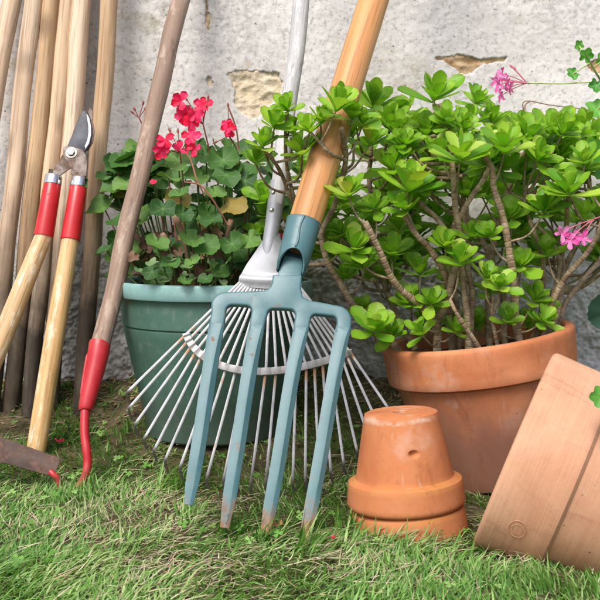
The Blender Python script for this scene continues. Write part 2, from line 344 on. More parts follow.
def m_plastic_green(name, stops, wear):
    m = Mat(name, .5, .4); n = m.noise(11, 6, .65); c = m.ramp(n, stops); c = m.mix(m.rng(m.noise(50, 7, .75), .52, .70, 0, .5), c, wear)
    sc = m.noise(90, 4, .7, m.map((1, 1, .2))); c = m.mix(m.rng(sc, .62, .70, 0, .4), c, wear); zz = m.math('ADD', m.xyz()[2], m.math('MULTIPLY', m.noise(14, 5, .65), -.12)); c = m.mix(m.rng(zz, .03, -.02, 0, .4), c, (.06, .05, .035))
    m.color(c).bump(m.noise(120, 4), .15, .001); m.rough(m.rng(n, .3, .7, .35, .6)); return m.m

RIM_Z = .236
M = dict(
    plaster=m_plaster(), stone=m_stone(), brick=m_brick(), soil=m_soil(), ground=m_ground(), stem=m_stem(),
    pole=wood('pale_pole_wood', (.36, .22, .12), (.60, .42, .262), (.73, .57, .41), mud=.94, mud_h=(.14, .40), mud_c=(.026, .02, .015)),
    dark_wood=wood('old_pole_wood', (.17, .10, .055), (.28, .18, .10), (.38, .26, .16), mud=.9, mud_h=(.10, .34)),
    hoe_wood=wood('grey_brown_handle_wood', (.19, .125, .088), (.30, .205, .15), (.42, .31, .24), worn=(.46, .36, .28), gscale=.9),
    rake_wood=wood('silvered_handle_wood', (.34, .34, .34), (.48, .48, .48), (.62, .61, .60), worn=(.72, .71, .70)),
    fork_wood=wood('varnished_handle_wood', (.40, .13, .010), (.52, .205, .022), (.60, .28, .045), rough=.5, spec=.35, gscale=.6, knots=False),
    lop_wood=wood('honey_handle_wood', (.44, .25, .09), (.60, .37, .15), (.70, .48, .24), worn=(.72, .62, .46), rough=.4, spec=.5),
    red=paint('red_enamel', (.44, .010, .014), (.56, .03, .03), .34, (.62, .70), (.25, .03, .025)),
    red_hoe=paint('red_hoe_paint', (.40, .012, .018), (.52, .05, .05), .38, (.60, .70), (.16, .06, .04), low=(-.01, .03, .08)),
    blue=paint('blue_green_fork_paint', (.056, .140, .152), (.10, .195, .21), .42, (.605, .67), (.17, .085, .045), low=(.010, .034, .10)),
    galv=steel('galvanised_steel', (.28, .29, .31), (.42, .43, .45), .5, .35), chrome=steel('bright_steel', (.62, .62, .63), (.8, .8, .8), .2, 1.0),
    blade=steel('dark_blade_steel', (.016, .018, .025), (.06, .064, .08), .5, .25, .7, (.58, .7)), edge=steel('ground_edge_steel', (.30, .31, .34), (.5, .51, .54), .35, .5),
    rusty=steel('rusty_plate', (.2, .17, .15), (.3, .25, .22), .6, .5, .9, (.40, .55), (.14, .085, .06)),
    hoe_blade=steel('brown_hoe_blade', (.05, .034, .026), (.11, .07, .055), .6, .3, .8, (.45, .6), (.12, .06, .04)),
    bolt=steel('bolt_steel', (.38, .33, .26), (.6, .55, .46), .4, .8, .5, (.5, .65)), wire=m_rake_wire(),
    brace=steel('brace_strip', (.30, .29, .285), (.45, .44, .43), .5, .25, .9, (.62, .68), (.40, .19, .07)),
    clay_big=clay('big_pot_clay', (.38, .13, .055), (.52, .195, .08), (.62, .265, .125), .5, (.54, .68), (.50, .36, .30), grime=(.07, .16, .8, (.20, .10, .075)), dark_c=(.2, .07, .03)),
    clay_small=clay('orange_pot_clay', (.43, .138, .05), (.50, .185, .075), (.56, .24, .115), .35, (.56, .72), band=(.006, .0045, .081), bump=.15),
    clay_lying=clay('pale_pot_clay', (.50, .255, .145), (.565, .312, .19), (.61, .365, .24), .4, (.55, .72), (.68, .47, .34), rings=420, bump=.25),
    plastic=m_plastic_green('green_plastic', [(.3, (.042, .098, .072)), (.6, (.063, .135, .104)), (.8, (.095, .175, .14))], (.17, .22, .19)), plastic_rim=m_plastic_green('sky_gloss_rim_plastic', [(.3, (.16, .31, .285)), (.6, (.23, .39, .37)), (.8, (.29, .45, .44))], (.46, .55, .56)), jade=leafmat('succulent_leaf', [(.08, (.10, .29, .018)), (.4, (.23, .46, .03)), (.7, (.37, .58, .05)), (.92, (.52, .64, .11))], (.46, .20, .05), .7, .38, .32, odd=(.955, (.62, .60, .10), (.40, .42, .06))),  # rim plastic: sky reflection painted in as a paler, bluer base colour
    ger=leafmat('geranium_leaf', [(.1, (.025, .08, .018)), (.5, (.065, .165, .032)), (.9, (.15, .28, .06))], (.12, .25, .06), .3, .25, .5, True, .35, (.93, (.26, .28, .06), (.34, .17, .05))),
    ivy=leafmat('ivy_geranium_leaf', [(.1, (.05, .22, .03)), (.9, (.14, .38, .05))], (.2, .4, .1), .3, .25, .35, True), ivy_dark=leafmat('dark_round_leaf', [(.1, (.02, .065, .04)), (.9, (.035, .09, .055))], None, 0, .05, .4),
    green_stem=m_tint('green_stalk', .5, .1), petal_red=m_petal('red_petal', (.80, .012, .06), (.90, .04, .16)), petal_pink=m_petal('pink_petal', (.80, .10, .42), (.90, .32, .64)),
    grass=m_tint('grass_blade', .5, .35), straw=m_tint('dry_straw', .75, .15), dead=m_tint('dead_leaf', .8, .1))
def m_litter():
    m = Mat('wall_foot_litter', .9, .15); m.color(m.ramp(m.noise(55, 3), [(.3, (.05, .032, .02)), (.5, (.17, .11, .065)), (.7, (.36, .27, .17))])); return m.m
def flat_mat(name, c, rough=.6):
    m = Mat(name, rough, .3); n = m.noise(90, 4, .6); m.color(m.ramp(n, [(.3, tuple(x * .7 for x in c)), (.7, tuple(min(1, x * 1.2) for x in c))])); return m.m
M['dead_leaf'] = leafmat('withered_leaf', [(.1, (.05, .025, .015)), (.5, (.16, .09, .05)), (.9, (.30, .20, .10))], None, 0, .1, .7); M['sprout'] = leafmat('sprout_leaf', [(.1, (.10, .20, .07)), (.9, (.22, .34, .14))], None, 0, .25, .5)
M['litter'] = m_litter(); M['stalk'] = flat_mat('geranium_stalk', (.09, .14, .035)); M['stalk_red'] = flat_mat('reddish_stalk', (.26, .10, .07)); M['stalk_pale'] = flat_mat('pale_stalk', (.50, .58, .22)); M['stalk_pink'] = flat_mat('pink_stalk', (.62, .17, .22))
M['bud'] = flat_mat('dark_red_bud', (.22, .035, .04)); M['twig'] = flat_mat('dry_twig', (.26, .16, .10)); M['dark'] = flat_mat('dark_inside', (.03, .022, .018)); M['orange_leaf'] = flat_mat('dry_orange_leaf', (.50, .20, .09))

# ------------------------------------------------------------------ the wall
def px_poly(pts): return np.array([(pt(x, y, 0).x, pt(x, y, 0).z) for x, y in pts])
def sdf(P, X, Z):
    d = np.full(X.shape, 1e9); ins = np.zeros(X.shape, bool); n = len(P)
    for i in range(n):
        ax, az = P[i]; bx, bz = P[(i + 1) % n]; ex, ez = bx - ax, bz - az
        t = np.clip(((X - ax) * ex + (Z - az) * ez) / (ex * ex + ez * ez), 0, 1)
        d = np.minimum(d, np.hypot(X - ax - t * ex, Z - az - t * ez))
        c = ((az > Z) != (bz > Z)) & (X < ex * (Z - az) / (ez if abs(ez) > 1e-9 else 1e-9) + ax); ins ^= c
    return np.where(ins, -d, d)
PATCH = [([(228, 75), (236, 71), (248, 70), (262, 72), (279, 74), (283, 82), (281, 96), (272, 104), (262, 114), (252, 118), (240, 112), (235, 103), (236, 92), (231, 83)], 'stone'),
         ([(203, 79), (208, 76), (213, 77), (214, 83), (211, 87), (206, 83)], 'stone'),
         ([(204, -6), (208, -6), (209, 20), (210, 33), (206, 24), (205, 12)], 'brick'),
         ([(437, 58), (452, 55), (470, 57), (482, 60), (496, 57), (507, 57), (505, 61), (492, 62), (480, 64), (472, 73), (464, 74), (455, 67)], 'brick'),
         ([(589, 66), (594, 59), (606, 57), (612, 66), (604, 73), (593, 72)], 'brick')]
xs = np.concatenate([np.linspace(-4, -.76, 30)[:-1], np.arange(-.76, .76, .0019), np.linspace(.76, 4, 30)])
zs = np.concatenate([np.arange(-.06, .86, .0019), np.linspace(.87, 2.3, 24)])
X, Z = np.meshgrid(xs, zs, indexing='ij')
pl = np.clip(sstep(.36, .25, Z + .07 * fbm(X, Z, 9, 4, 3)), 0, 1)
Yw = .0022 * fbm(X, Z, 5, 3, 0) + .0014 * fbm(X, Z, 60, 4, 2, .65) * (1 - pl) + pl * (.006 * fbm(X, Z, 24, 3, 4) + 0.007 * fbm(X, Z, 120, 3, 5, .75)) - .003 * pl
POLY = [px_poly(p) for p, _ in PATCH]
for P in POLY:
    sd = sdf(P, X, Z) + .005 * fbm(X, Z, 75, 4, 6, .65); Yw = Yw + .014 * sstep(.0004, -.0022, sd) + .0010 * sstep(.006, 0, np.abs(sd)) * fbm(X, Z, 150, 2, 1)
crack = np.abs(fbm(X, Z, 3.1, 4, 5)); Yw = Yw + .0006 * sstep(.010, .001, crack) * (fbm(X, Z, 2, 2, 7) > .05)
V = np.stack([X, Yw, Z], -1).reshape(-1, 3); nx, nz = X.shape
idx = np.arange(nx * nz).reshape(nx, nz)
F = np.stack([idx[:-1, :-1], idx[1:, :-1], idx[1:, 1:], idx[:-1, 1:]], -1).reshape(-1, 4)
wall = thing('garden_wall', (0, 0, 0), 'weathered pale plaster garden wall with patches of bare stone behind the tools', 'wall')
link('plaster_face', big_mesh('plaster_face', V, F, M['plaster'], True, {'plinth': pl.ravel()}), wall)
mb = MB(); x0, x1, y0, y1, z0, z1 = -4.0, 4.0, .028, .34, -.1, 2.36
mb.add([(x, y, z) for x in (x0, x1) for y in (y0, y1) for z in (z0, z1)], [(0, 1, 3, 2), (4, 6, 7, 5), (0, 4, 5, 1), (2, 3, 7, 6), (0, 2, 6, 4), (1, 5, 7, 3)])
link('masonry_core', mesh('masonry_core', mb.V, mb.F, M['stone'], False), wall)
for P, (_, kind) in zip(POLY, PATCH):
    a = np.arange(P[:, 0].min() - .008, P[:, 0].max() + .008, .002); b = np.arange(P[:, 1].min() - .008, P[:, 1].max() + .008, .002)
    A, B = np.meshgrid(a, b, indexing='ij'); Y = .0022 + .005 * fbm(A, B, 45, 4, 1, .65) + .006 * np.abs(fbm(A, B * 2.2, 22, 3, 3)); i2 = np.arange(A.size).reshape(A.shape)
    link('exposed_stone', big_mesh('exposed_stone', np.stack([A, Y, B], -1).reshape(-1, 3), np.stack([i2[:-1, :-1], i2[1:, :-1], i2[1:, 1:], i2[:-1, 1:]], -1).reshape(-1, 4), M[kind]), wall)

# ------------------------------------------------------------------ the ground
gx = np.concatenate([-np.geomspace(60, .95, 22)[:-1], np.arange(-.95, .95, .008), np.geomspace(.95, 60, 22)])
gy = np.concatenate([-np.geomspace(60, 1.3, 22)[:-1], np.arange(-1.3, .06, .008), np.geomspace(.06, 60, 22)])
X, Y = np.meshgrid(gx, gy, indexing='ij'); near = (1 - sstep(.9, 1.2, np.abs(X))) * (1 - sstep(1.2, 1.5, np.abs(Y)))
Zg = ground_z(X, Y) + near * (.005 * fbm(X, Y, 40, 4, 2, .6)) - (1 - near) * .004
idx = np.arange(X.size).reshape(X.shape)
structure(link('ground', big_mesh('ground', np.stack([X, Y, Zg], -1).reshape(-1, 3), np.stack([idx[:-1, :-1], idx[1:, :-1], idx[1:, 1:], idx[:-1, 1:]], -1).reshape(-1, 4), M['ground'])))

# ------------------------------------------------------------------ wooden poles along the wall
def pole_mesh(name, L, r0, r1, mat, seed):
    rr = random.Random(seed); n = 40; mb = MB(); ph = rr.random() * 6; bow = rr.uniform(-.005, .005)
    pts = [(bow * math.sin(math.pi * i / n) + .0012 * math.sin(i * .7 + ph), .001 * math.sin(i * .5 + ph * 2), L * i / n) for i in range(n + 1)]
    rad = [(r0 + (r1 - r0) * i / n) * (1 + .018 * math.sin(i * .9 + ph) + .012 * math.sin(i * 2.3 + ph)) * (.9 if i in (0, n) else 1) for i in range(n + 1)]
    mb.tube(pts, rad, 18, True, None, (0, 1, 0)); return mb.me(name, mat, True, 50)
POLES = [((12, 0), (-30, 233), 19, -.10, .09, 'pole', 'pinkish pale wooden pole slipping out of the picture at its upper left corner'),
         ((35, 0), (-10, 420), 18, -.13, .10, 'pole', 'pale wooden pole second from the left end of the pole row'),
         ((52, 0), (10, 420), 17.5, -.115, .09, 'pole', 'pale wooden pole third from the left, above the left red shear grip'),
         ((67.5, 0), (28, 420), 16.5, -.13, .11, 'pole', 'slim flat-grained pale pole just left of the shear blade'),
         ((84, 0), (47, 425), 18.5, -.115, .09, 'pole', 'pale wooden pole with a knot, directly behind the shear blade'),
         ((111, 0), (79, 438), 17.5, -.12, .09, 'pole', 'straight pale pole right of the shears, rightmost of the pole row')]
for i, (a, b, wpx, ya, yb, mt, lab) in enumerate(POLES):
    p1, s1 = at(*a, ya, yb); p0, s0 = at(*b, ya, yb); d = (p1 - p0).normalized()
    zb = float(ground_z(p0.x, p0.y)) - .012; p0 = p0 - d * ((p0.z - zb) / d.z)
    L = (1.12 + .03 * (i % 3) - p0.z) / d.z; top = p0 + d * L
    o = link('wooden_pole', pole_mesh('wooden_pole', L, wpx * s0 / 2 * 1.0, wpx * s1 / 2 * .98, M[mt], i), None, frame_z(p0, top, i * 1.3))
    tag(o, lab, 'pole', 'wooden poles leaning on the wall')

# ------------------------------------------------------------------ long-handled loppers
LA, LB = -.275, .30
def lp(x, y): return pt(x, y, LA, LB)
lop = thing('loppers', lp(40, 455), 'red gripped loppers with long wooden handles propped against the poles', 'loppers')
nl = Vector((0, -1, LB)).normalized()
def handle_set(fer, gr0, gr1, end):
    s = at(*gr1, LA, LB)[1]; P = [lp(*fer), lp(*gr0), lp(*gr1), lp(*end)]
    ax = (P[1] - P[0]).normalized(); mw = frame_z(P[0] - ax * .007, P[1])
    ax = (P[2] - P[1]).normalized(); mw = frame_z(P[1] - ax * .0145, P[1])
    MB().tube([P[1] - ax * .024, P[1] - ax * .008], [(.0098, .0028), (.0092, .0028)], 12, True, None, nl).build('tang', M['rusty'], lop)
    MB().lathe([(.0085, .0008), (.0122, 0.0002), (.0130, .0015), (.0137, .0140), (.0133, .0152), (.0105, .0155)], 28, mw).build('ferrule', M['chrome'], lop, True, 40)
    L = (P[2] - P[1]).length; mw = frame_z(P[1], P[2])
    MB().lathe([(.0100, 0), (.0128, .0006), (.0134, .003), (.0140, L * .4), (.0150, L - .002), (.0148, L), (.0118, L + .0003)], 28, mw).build('grip_sleeve', M['red'], lop, True, 40)
    L = (P[3] - P[2]).length; n = 24
    prof = [(.0126, -.004)] + [(.0130 + .0022 * math.sin(min(1, i / n * 1.6) * math.pi * .5) - .0012 * (i / n) ** 2, L * i / n) for i in range(n)] + [(.0125, L - .001), (.010, L), (0.0002, L + .001)]
    MB().lathe(prof, 24).build('wooden_handle', M['lop_wood'], lop, True, 40, frame_z(P[2], P[3]))
handle_set((55.8, 179), (52.5, 184.5), (43.5, 236.5), (-22, 398))
handle_set((80, 181.5), (78.6, 187), (70.3, 240), (35, 457))
def lop_plate(name, pts, lift, th, mat, bev=.0008):
    o = lp(72.5, 154.5); xa = Vector((1, 0, 0)); ya = nl.cross(xa).normalized()
    mw = Matrix.Translation(o + nl * lift) @ Matrix((xa, ya, nl)).transposed().to_4x4()
    inv = mw.inverted(); q = [inv @ lp(*p) for p in pts]; return plate(name, [(v.x, v.y) for v in q], th, mat, lop, bev, mw)
lop_plate('cutting_blade', [(84, 110.5), (87, 113), (90.3, 119), (92.2, 127), (92.3, 136), (90.2, 145), (86, 152), (80, 157), (62, 157), (65, 152.5), (68, 146), (72, 137), (76.5, 125), (80.5, 116)], .0010, .0030, M['blade'])
lop_plate('ground_edge', [(87.2, 114.5), (90, 119.5), (91.6, 127), (91.6, 136), (89.6, 144.5), (86, 150), (85.2, 147), (88, 141), (89, 134), (88.8, 126), (87.5, 119)], .0035, .0008, M['edge'], .0002)
lop_plate('blade_shank', [(80, 157.2), (77, 164), (72, 168), (68, 171), (64, 174), (60, 177), (52.5, 175), (55, 168), (60, 160), (61.8, 157.2)], .0010, .0030, M['rusty'])
lop_plate('hook_blade', [(64, 149), (67, 147), (74, 148.5), (83, 151), (87.2, 157), (88.2, 166), (87.5, 178), (74, 177.5), (71.5, 175), (72.5, 171), (70.5, 168.5), (68, 164), (64, 158)], .0045, .0032, M['rusty'])
lop_plate('anvil_hook', [(90, 107), (93, 112), (92.5, 121), (94.5, 131), (93, 142), (88, 150), (82, 152), (86, 143), (90.5, 133), (91, 121), (88, 112)], -.0032, .0034, M['rusty'])
bo = lp(72.5, 154.5) + nl * .0078; mw = frame_z(bo, bo + nl)
MB().lathe([(.0092, -.001), (.0092, .0006), (.0086, .0012), (.006, .0014)], 28, mw).build('washer', M['bolt'], lop, True, 40)
hx = MB().lathe([(.0062, .001), (.0062, .0042), (.0052, .0052), (.0002, .0056)], 6, mw).build('bolt', M['bolt'], lop, False)

# ------------------------------------------------------------------ draw hoe with a red gooseneck
HA, HB = -.385, .42
def hp(x, y): return pt(x, y, HA, HB)
hoe = thing('garden_hoe', hp(86, 470), 'garden hoe with grey brown handle, red socket and gooseneck, brown blade', 'hoe')
p0, s0 = at(102, 343, HA, HB); p1, s1 = at(181, 0, HA, HB); d = (p1 - p0).normalized(); L = (1.14 - p0.z) / d.z
if (p0 + d * L).y > -.02: L = (-.022 - p0.y) / d.y
link('wooden_handle', pole_mesh('wooden_handle', L + .02, 9.6 * s0, 9.2 * s1, M['hoe_wood'], 21), hoe, frame_z(p0 - d * .02, p0 + d * L))
s = s0; P = [hp(100.2, 341.5), hp(97.5, 358), hp(91, 386), hp(85.8, 407), hp(85.2, 410)]
mb = MB().tube(spline(P, 20), [r * s for r in np.interp(np.linspace(0, 1, 21), [0, .03, .2, .6, .9, .97, 1], [10.2, 10.9, 10.7, 8.3, 5.9, 5.6, 4.6])], 22, True, None, (0, -1, 0)); mb.build('socket', M['red_hoe'], hoe, True, 45)
mb = MB().tube(spline([hp(98.5, 352) - Vector((.0140, .005, 0)), hp(93, 372) - Vector((.0108, .006, 0)), hp(87, 398) - Vector((.0078, .005, 0))], 10), [.0005] + [.0022] * 9 + [.0005], 8); mb.build('socket_seam', M['red_hoe'], hoe)
def hq(x, y, a): return pt(x, y, a, 0)
P = [hp(85.6, 404), hp(84.6, 420), hp(84.8, 436), hp(86.6, 450), hq(87.6, 462, -.37), hq(86, 473, -.375), hq(81, 484, -.375)] + [Vector((hq(x_, 480, -.38).x, -.385, z_)) for x_, z_ in ((72, -.008), (62, -.008))] + [hq(58, 479, -.39), hq(54, 475, -.392), hq(50, 471, -.390)]
MB().tube(spline(P, 50), [r * s for r in np.interp(np.linspace(0, 1, 51), [0, .3, .55, .75, 1], [4.6, 4.3, 4.0, 3.2, 2.6])], 14).build('gooseneck', M['red_hoe'], hoe)
n_h = Vector((.25, -1, .55)).normalized(); o = hq(28, 457.5, -.392); xa = (hq(55, 464, -.385) - hq(-30, 436, -.40)); xa = (xa - n_h * xa.dot(n_h)).normalized(); ya = n_h.cross(xa)
def hoe_blade(u, v):
    x = -.085 + .125 * u; y = (-.017 + .035 * v) * (1 - .25 * u) ; return o + xa * x + ya * y - n_h * (.0025 * (2 * v - 1) ** 2 + .004 * u)
mb = MB().grid(hoe_blade, 16, 6); k = len(mb.V); mb.add([Vector(v) - n_h * .0028 for v in mb.V], [tuple(reversed(f)) for f in mb.F])
m7 = 7; ring = [j for j in range(7)] + [i * 7 + 6 for i in range(1, 17)] + [16 * 7 + j for j in range(5, -1, -1)] + [i * 7 for i in range(15, 0, -1)]
mb.F += [(a, a + k, b + k, b) for a, b in zip(ring, ring[1:] + ring[:1])]
mb.build('blade', M['hoe_blade'], hoe, True, 25)

# ------------------------------------------------------------------ leaf rake
RA, RB = -.425, .30
def rp(x, y): return pt(x, y, RA, RB)
rake = thing('leaf_rake', rp(256, 490), 'fan leaf rake with thin grey wire tines and silvered wooden handle', 'rake'); nr = Vector((0, -1, RB)).normalized()
p0, s0 = at(279, 184, RA, RB); p1, s1 = at(303, 0, RA, RB); pm = rp(292.5, 90); d = (p1 - p0).normalized(); L = (1.20 - p0.z) / d.z
L = min(L, (-.02 - p0.y) / d.y)
link('wooden_handle', pole_mesh('wooden_handle', L + .03, 8.0 * s0, 9.3 * s1, M['rake_wood'], 33), rake, frame_z(p0 - d * .03, p0 + d * L))
s = s0; P = [rp(278.6, 182), rp(276, 200), rp(273, 222), rp(269, 245), rp(267.5, 262)]
mb = MB(); prm = spline(P, 24); sc = np.interp(np.linspace(0, 1, 25), [0, .4, .7, 1], [8.4, 8.0, 7.0, 4.5]); fl = np.interp(np.linspace(0, 1, 25), [0, .45, .8, 1], [8.4, 7.5, 4.6, 2.0])
mb.tube(prm, [(a * s, b * s) for a, b in zip(sc, fl)], 20, True, None, nr); mb.build('socket', M['galv'], rake, True, 50)
for (x, y) in ((273.6, 194.5), (272, 212)):
    c = rp(x, y) + nr * .0098; MB().lathe([(.0036, 0), (.0035, .001), (.0024, .0021), (.0002, .0025)], 14, frame_z(c, c + nr)).build('rivet', M['chrome'], rake)
def on_curve(pts, u):
    U = [p[0] for p in pts]; return np.interp(u, U, [p[1] for p in pts]), np.interp(u, U, [p[2] for p in pts])
def head(u, v):   # v across -1..1, u down
    v = 2 * v - 1; w_ = np.interp(u, [0, .12, .3, .6, .85, 1], [7.5, 8.8, 14, 23.5, 29.5, 30.5]); cx = 272.3 - 2.5 * u; cy = 233 + 52 * u + 4.0 * u * (1 - v * v)
    return rp(cx + v * w_ + 1.6 * u * v, cy) + nr * (.009 * (1 - v * v) * (1 - .55 * u) + .0045 * math.exp(-((u - .86) / .07) ** 2) - .002)
mb = MB().grid(head, 24, 20); k = len(mb.V); mb.add([Vector(v) - nr * .0018 for v in mb.V], [tuple(reversed(f)) for f in mb.F])
mb.F += [(24 * 21 + j, 24 * 21 + j + k, 24 * 21 + j + 1 + k, 24 * 21 + j + 1) for j in range(20)] + [(i * 21 + q, i * 21 + q + k, (i + 1) * 21 + q + k, (i + 1) * 21 + q) for i in range(24) for q in (0, 20)]
mb.build('fan_plate', M['galv'], rake, True, 60)
ST = [(-1, 243, 279), (0, 269.5, 287), (1, 297, 283)]
BR = [(-1, 186.5, 334), (-.8, 193.5, 345), (-.6, 204, 357), (-.35, 228, 367), (0, 266, 370), (.35, 305, 366), (.6, 327, 359.5), (.8, 340, 355), (1, 350, 352)]
TP = [(-1, 129, 391), (-.9, 131, 409), (-.8, 138, 427), (-.6, 158, 455), (-.35, 196, 474), (0, 252, 484), (.35, 303, 481), (.6, 340, 468), (.8, 366, 441), (1, 387, 408)]
NT = 23; flatp = [(1, .6), (.6, 1), (-.6, 1), (-1, .6), (-1, -.6), (-.6, -1), (.6, -1), (1, -.6)]
for i in range(NT):
    u = -1 + 2 * i / (NT - 1); a = rp(*on_curve(ST, u)) - nr * .001; b = rp(*on_curve(BR, u)) + nr * .0006 * (1 if i % 2 else -1) ; c = rp(*on_curve(TP, u))
    ax = (c - b).normalized(); jit = random.uniform(-.002, .002); c = c + Vector((jit, random.uniform(-.004, .004), 0))
    hook = c + Vector((.004 * (1 if u > 0 else .6), .006, -.017 - .003 * random.random())) 
    pts = [a + (b - a) * q for q in (0, .5, .96)] + [b + (c - b) * q for q in (.04, .25, .5, .75, .965)] + [c + ax * .001, c + ax * .002 + Vector((0, .003, -.006)), hook]
    mb = MB().tube(pts, [(.0018, .0009)] * (len(pts) - 1) + [(.0014, .0009)], 8, True, flatp, nr)
    fr = [0, .25, .48, .52, .62, .75, .85, .95, .97, .99, 1]; mb.A = [f for f in fr for _ in range(8)] + [0, 1]; mb.build('tine', M['wire'], rake, True, 40)
us = np.linspace(-1.02, 1.02, 70)
def brc(u): x = np.interp(u, [p[0] for p in BR], [p[1] for p in BR]); y = np.interp(u, [p[0] for p in BR], [p[2] for p in BR]); return x, y
cx = np.polyfit([p[0] for p in BR], [p[1] for p in BR], 5); cy = np.polyfit([p[0] for p in BR], [p[2] for p in BR], 5)
pts = [rp(np.polyval(cx, u), np.polyval(cy, u) + 1) + nr * .0052 + nr * .0012 * math.cos(u * math.pi * (NT - 1)) for u in us]
MB().tube(pts, [(.0048, .0011)] * 70, 8, True, flatp, nr).build('brace_strip', M['brace'], rake, True, 40)
MB().tube([Vector(p) - nr * .006 for p in pts], [(.0046, .0010)] * 70, 8, True, flatp, nr).build('brace_strip', M['brace'], rake, True, 40)

# ------------------------------------------------------------------ digging fork
FA, FB = -.585, .45
def fp(x, y): return pt(x, y, FA, FB)
fork = thing('digging_fork', fp(285, 535), 'blue green four tined digging fork with orange varnished wooden shaft', 'garden fork'); nf = Vector((0, -1, FB)).normalized()
fo = fp(285, 320); fx = Vector((1, 0, 0)); fy = nf.cross(fx).normalized(); fm = Matrix.Translation(fo) @ Matrix((fx, fy, nf)).transposed().to_4x4(); fi = fm.inverted()
def f2(x, y): v = fi @ fp(x, y); return (v.x, v.y)
def arc(cx, cy, r, a0, a1, n): return [(cx + r * math.cos(R(a0 + (a1 - a0) * i / n)), cy - r * math.sin(R(a0 + (a1 - a0) * i / n))) for i in range(n + 1)]
TY = 352
TIN = [[(219.5, 312), (216.1, 329), (212.5, 352), (205.5, 400), (198, 450), (188.5, 505)], [(259.2, 316), (256.1, 331), (252.5, 352), (244.5, 402), (236.5, 455), (224.5, 528)],
       [(303.0, 320), (300.3, 333), (296.5, 352), (286.5, 410), (277, 470), (265, 534)], [(344.6, 322), (342.3, 333), (338.5, 352), (328.5, 410), (317.5, 475), (303.5, 546)]]
HW = 8.6
out = [(270, 288.5), (272, 284), (273, 276), (302, 276), (301, 290), (303, 298), (309, 301.5)] + [(322, 303.5), (334, 306)] + arc(336, 322, 15.5, 82, 8, 7) + [(350.8, 329), (349.8, 334)]
out += [(334.8, 334), (335.6, 329), (336.8, 324)] + arc(331.4, 322.3, 5.2, 20, 100, 4) + [(322, 316.0)] + arc(316.2, 321.3, 6, 100, 175, 4) + [(309.4, 326), (307.8, 334)]
out += [(292.8, 334), (294.2, 323), (295.4, 316)] + arc(290.2, 315.6, 5.0, 10, 95, 4) + [(282, 310.0)] + arc(273.4, 315.8, 6, 100, 175, 4) + [(266.0, 320), (263.6, 332)]
out += [(248.6, 332), (250.8, 318), (251.8, 312)] + arc(246.8, 311.6, 4.8, 5, 92, 4) + [(238, 306.2)] + arc(232.2, 312.2, 6, 95, 172, 4) + [(225.9, 316), (223.6, 330)]
out += [(208.6, 330), (210.0, 322), (211.5, 313)] + arc(226.5, 308.5, 15.5, 165, 92, 7) + [(240, 292.5), (256, 292.2), (266, 291.5)]
plate('fork_head', [f2(*p) for p in out], .0115, M['blue'], fork, .0026, fm @ Matrix.Translation((0, 0, -.0058)), 3)
sq = [(1, .72), (.72, 1), (-.72, 1), (-1, .72), (-1, -.72), (-.72, -1), (.72, -1), (1, -.72)]
dm = [(1, .62), (-.26, 1.05), (-.36, 1.02), (-1, .10), (-1, -.72), (-.72, -1), (.72, -1), (1, -.72)]
for T in TIN:
    s = at(*T[3], FA, FB)[1]; P = [fp(*T[1]) + (fp(*T[1]) - fp(*T[0])).normalized() * (-.006)] + [fp(*p) for p in T[2:]]
    Q = spline(P, 22)
    wid = np.interp(np.linspace(0, 1, 23), [0, .3, .7, .9, 1], [7.7, 7.5, 7.2, 6.7, 4.2]) * s; th = np.interp(np.linspace(0, 1, 23), [0, .3, .8, 1], [.0061, .0062, .0052, .0022])
    MB().tube(Q, list(zip(wid, th)), 8, True, sq, nf, [[(a0 + (a1 - a0) * k, b0 + (b1 - b0) * k) for (a0, b0), (a1, b1) in zip(sq, dm)] for k in np.clip((np.linspace(0, 1, 23) - .0) / .4, 0, 1)]).build('tine', M['blue'], fork, True, 30)
# socket: rolled sheet, open arch at its lower front
c0 = fp(288.5, 279); c1 = fp(303.8, 222); ax = (c1 - c0).normalized(); Ls = (c1 - c0).length; s = at(300, 240, FA, FB)[1]
qx = ax.cross(nf).normalized() * -1; qf = (nf - ax * nf.dot(ax)).normalized(); qx = ax.cross(qf)
def sock(u, v, off=0):
    th = (v - .5) * 2 * math.pi; arch = max(0, 1 - (abs(th) / 1.05) ** 2); lo = .10 + .33 * arch ** .8 if abs(th) < 1.05 else .10
    t = lo + (1 - lo) * u; r = np.interp(t, [0, .25, .6, 1], [13.2, 15.6, 16.6, 17.4]) * s + off + (.0006 if u > .97 else 0) + .0013 * math.exp(-((u) / .10) ** 2) * (arch > 0)
    return c0 + ax * (Ls * t) + qf * (r * math.cos(th)) + qx * (r * math.sin(th))
mb = MB().grid(lambda u, v: sock(u, v), 22, 56); k = len(mb.V); mb.grid(lambda u, v: sock(u, v, -.0022), 22, 56)
mb.F += [(j, j + 1, j + 1 + k, j + k) for j in range(56)] + [(22 * 57 + j, 22 * 57 + j + k, 22 * 57 + j + 1 + k, 22 * 57 + j + 1) for j in range(56)]
mb.build('socket', M['blue'], fork, True, 60)
mb = MB().tube([sock(.02 + .97 * i / 12, .5 + .008 * math.sin(i * .6), .0004) for i in range(13)], .0013, 8); mb.build('socket_seam', M['blue'], fork)
tp = [c0 + ax * (Ls * .36) - qf * .004, c0 + ax * (Ls * .18) - qf * .001, c0 - ax * .002 + qf * .001, fp(284.5, 290), fp(283, 298)]
MB().tube(spline(tp, 16), list(zip(np.interp(np.linspace(0, 1, 17), [0, .4, .7, 1], [.0125, .0138, .0150, .0165]), [.0046] * 17)), 8, True, sq, nf).build('tang', M['blue'], fork, True, 40)
top = fp(373, 0); d = (top - c1).normalized(); st = at(373, 0, FA, FB)[1]; L = min((1.16 - c1.z) / d.z, (-.03 - c1.y) / d.y); base = c0 + ax * (Ls * .50)
n = 30; prof = [(.0002, 0), (.0125, .0005), (.0138, .004)]
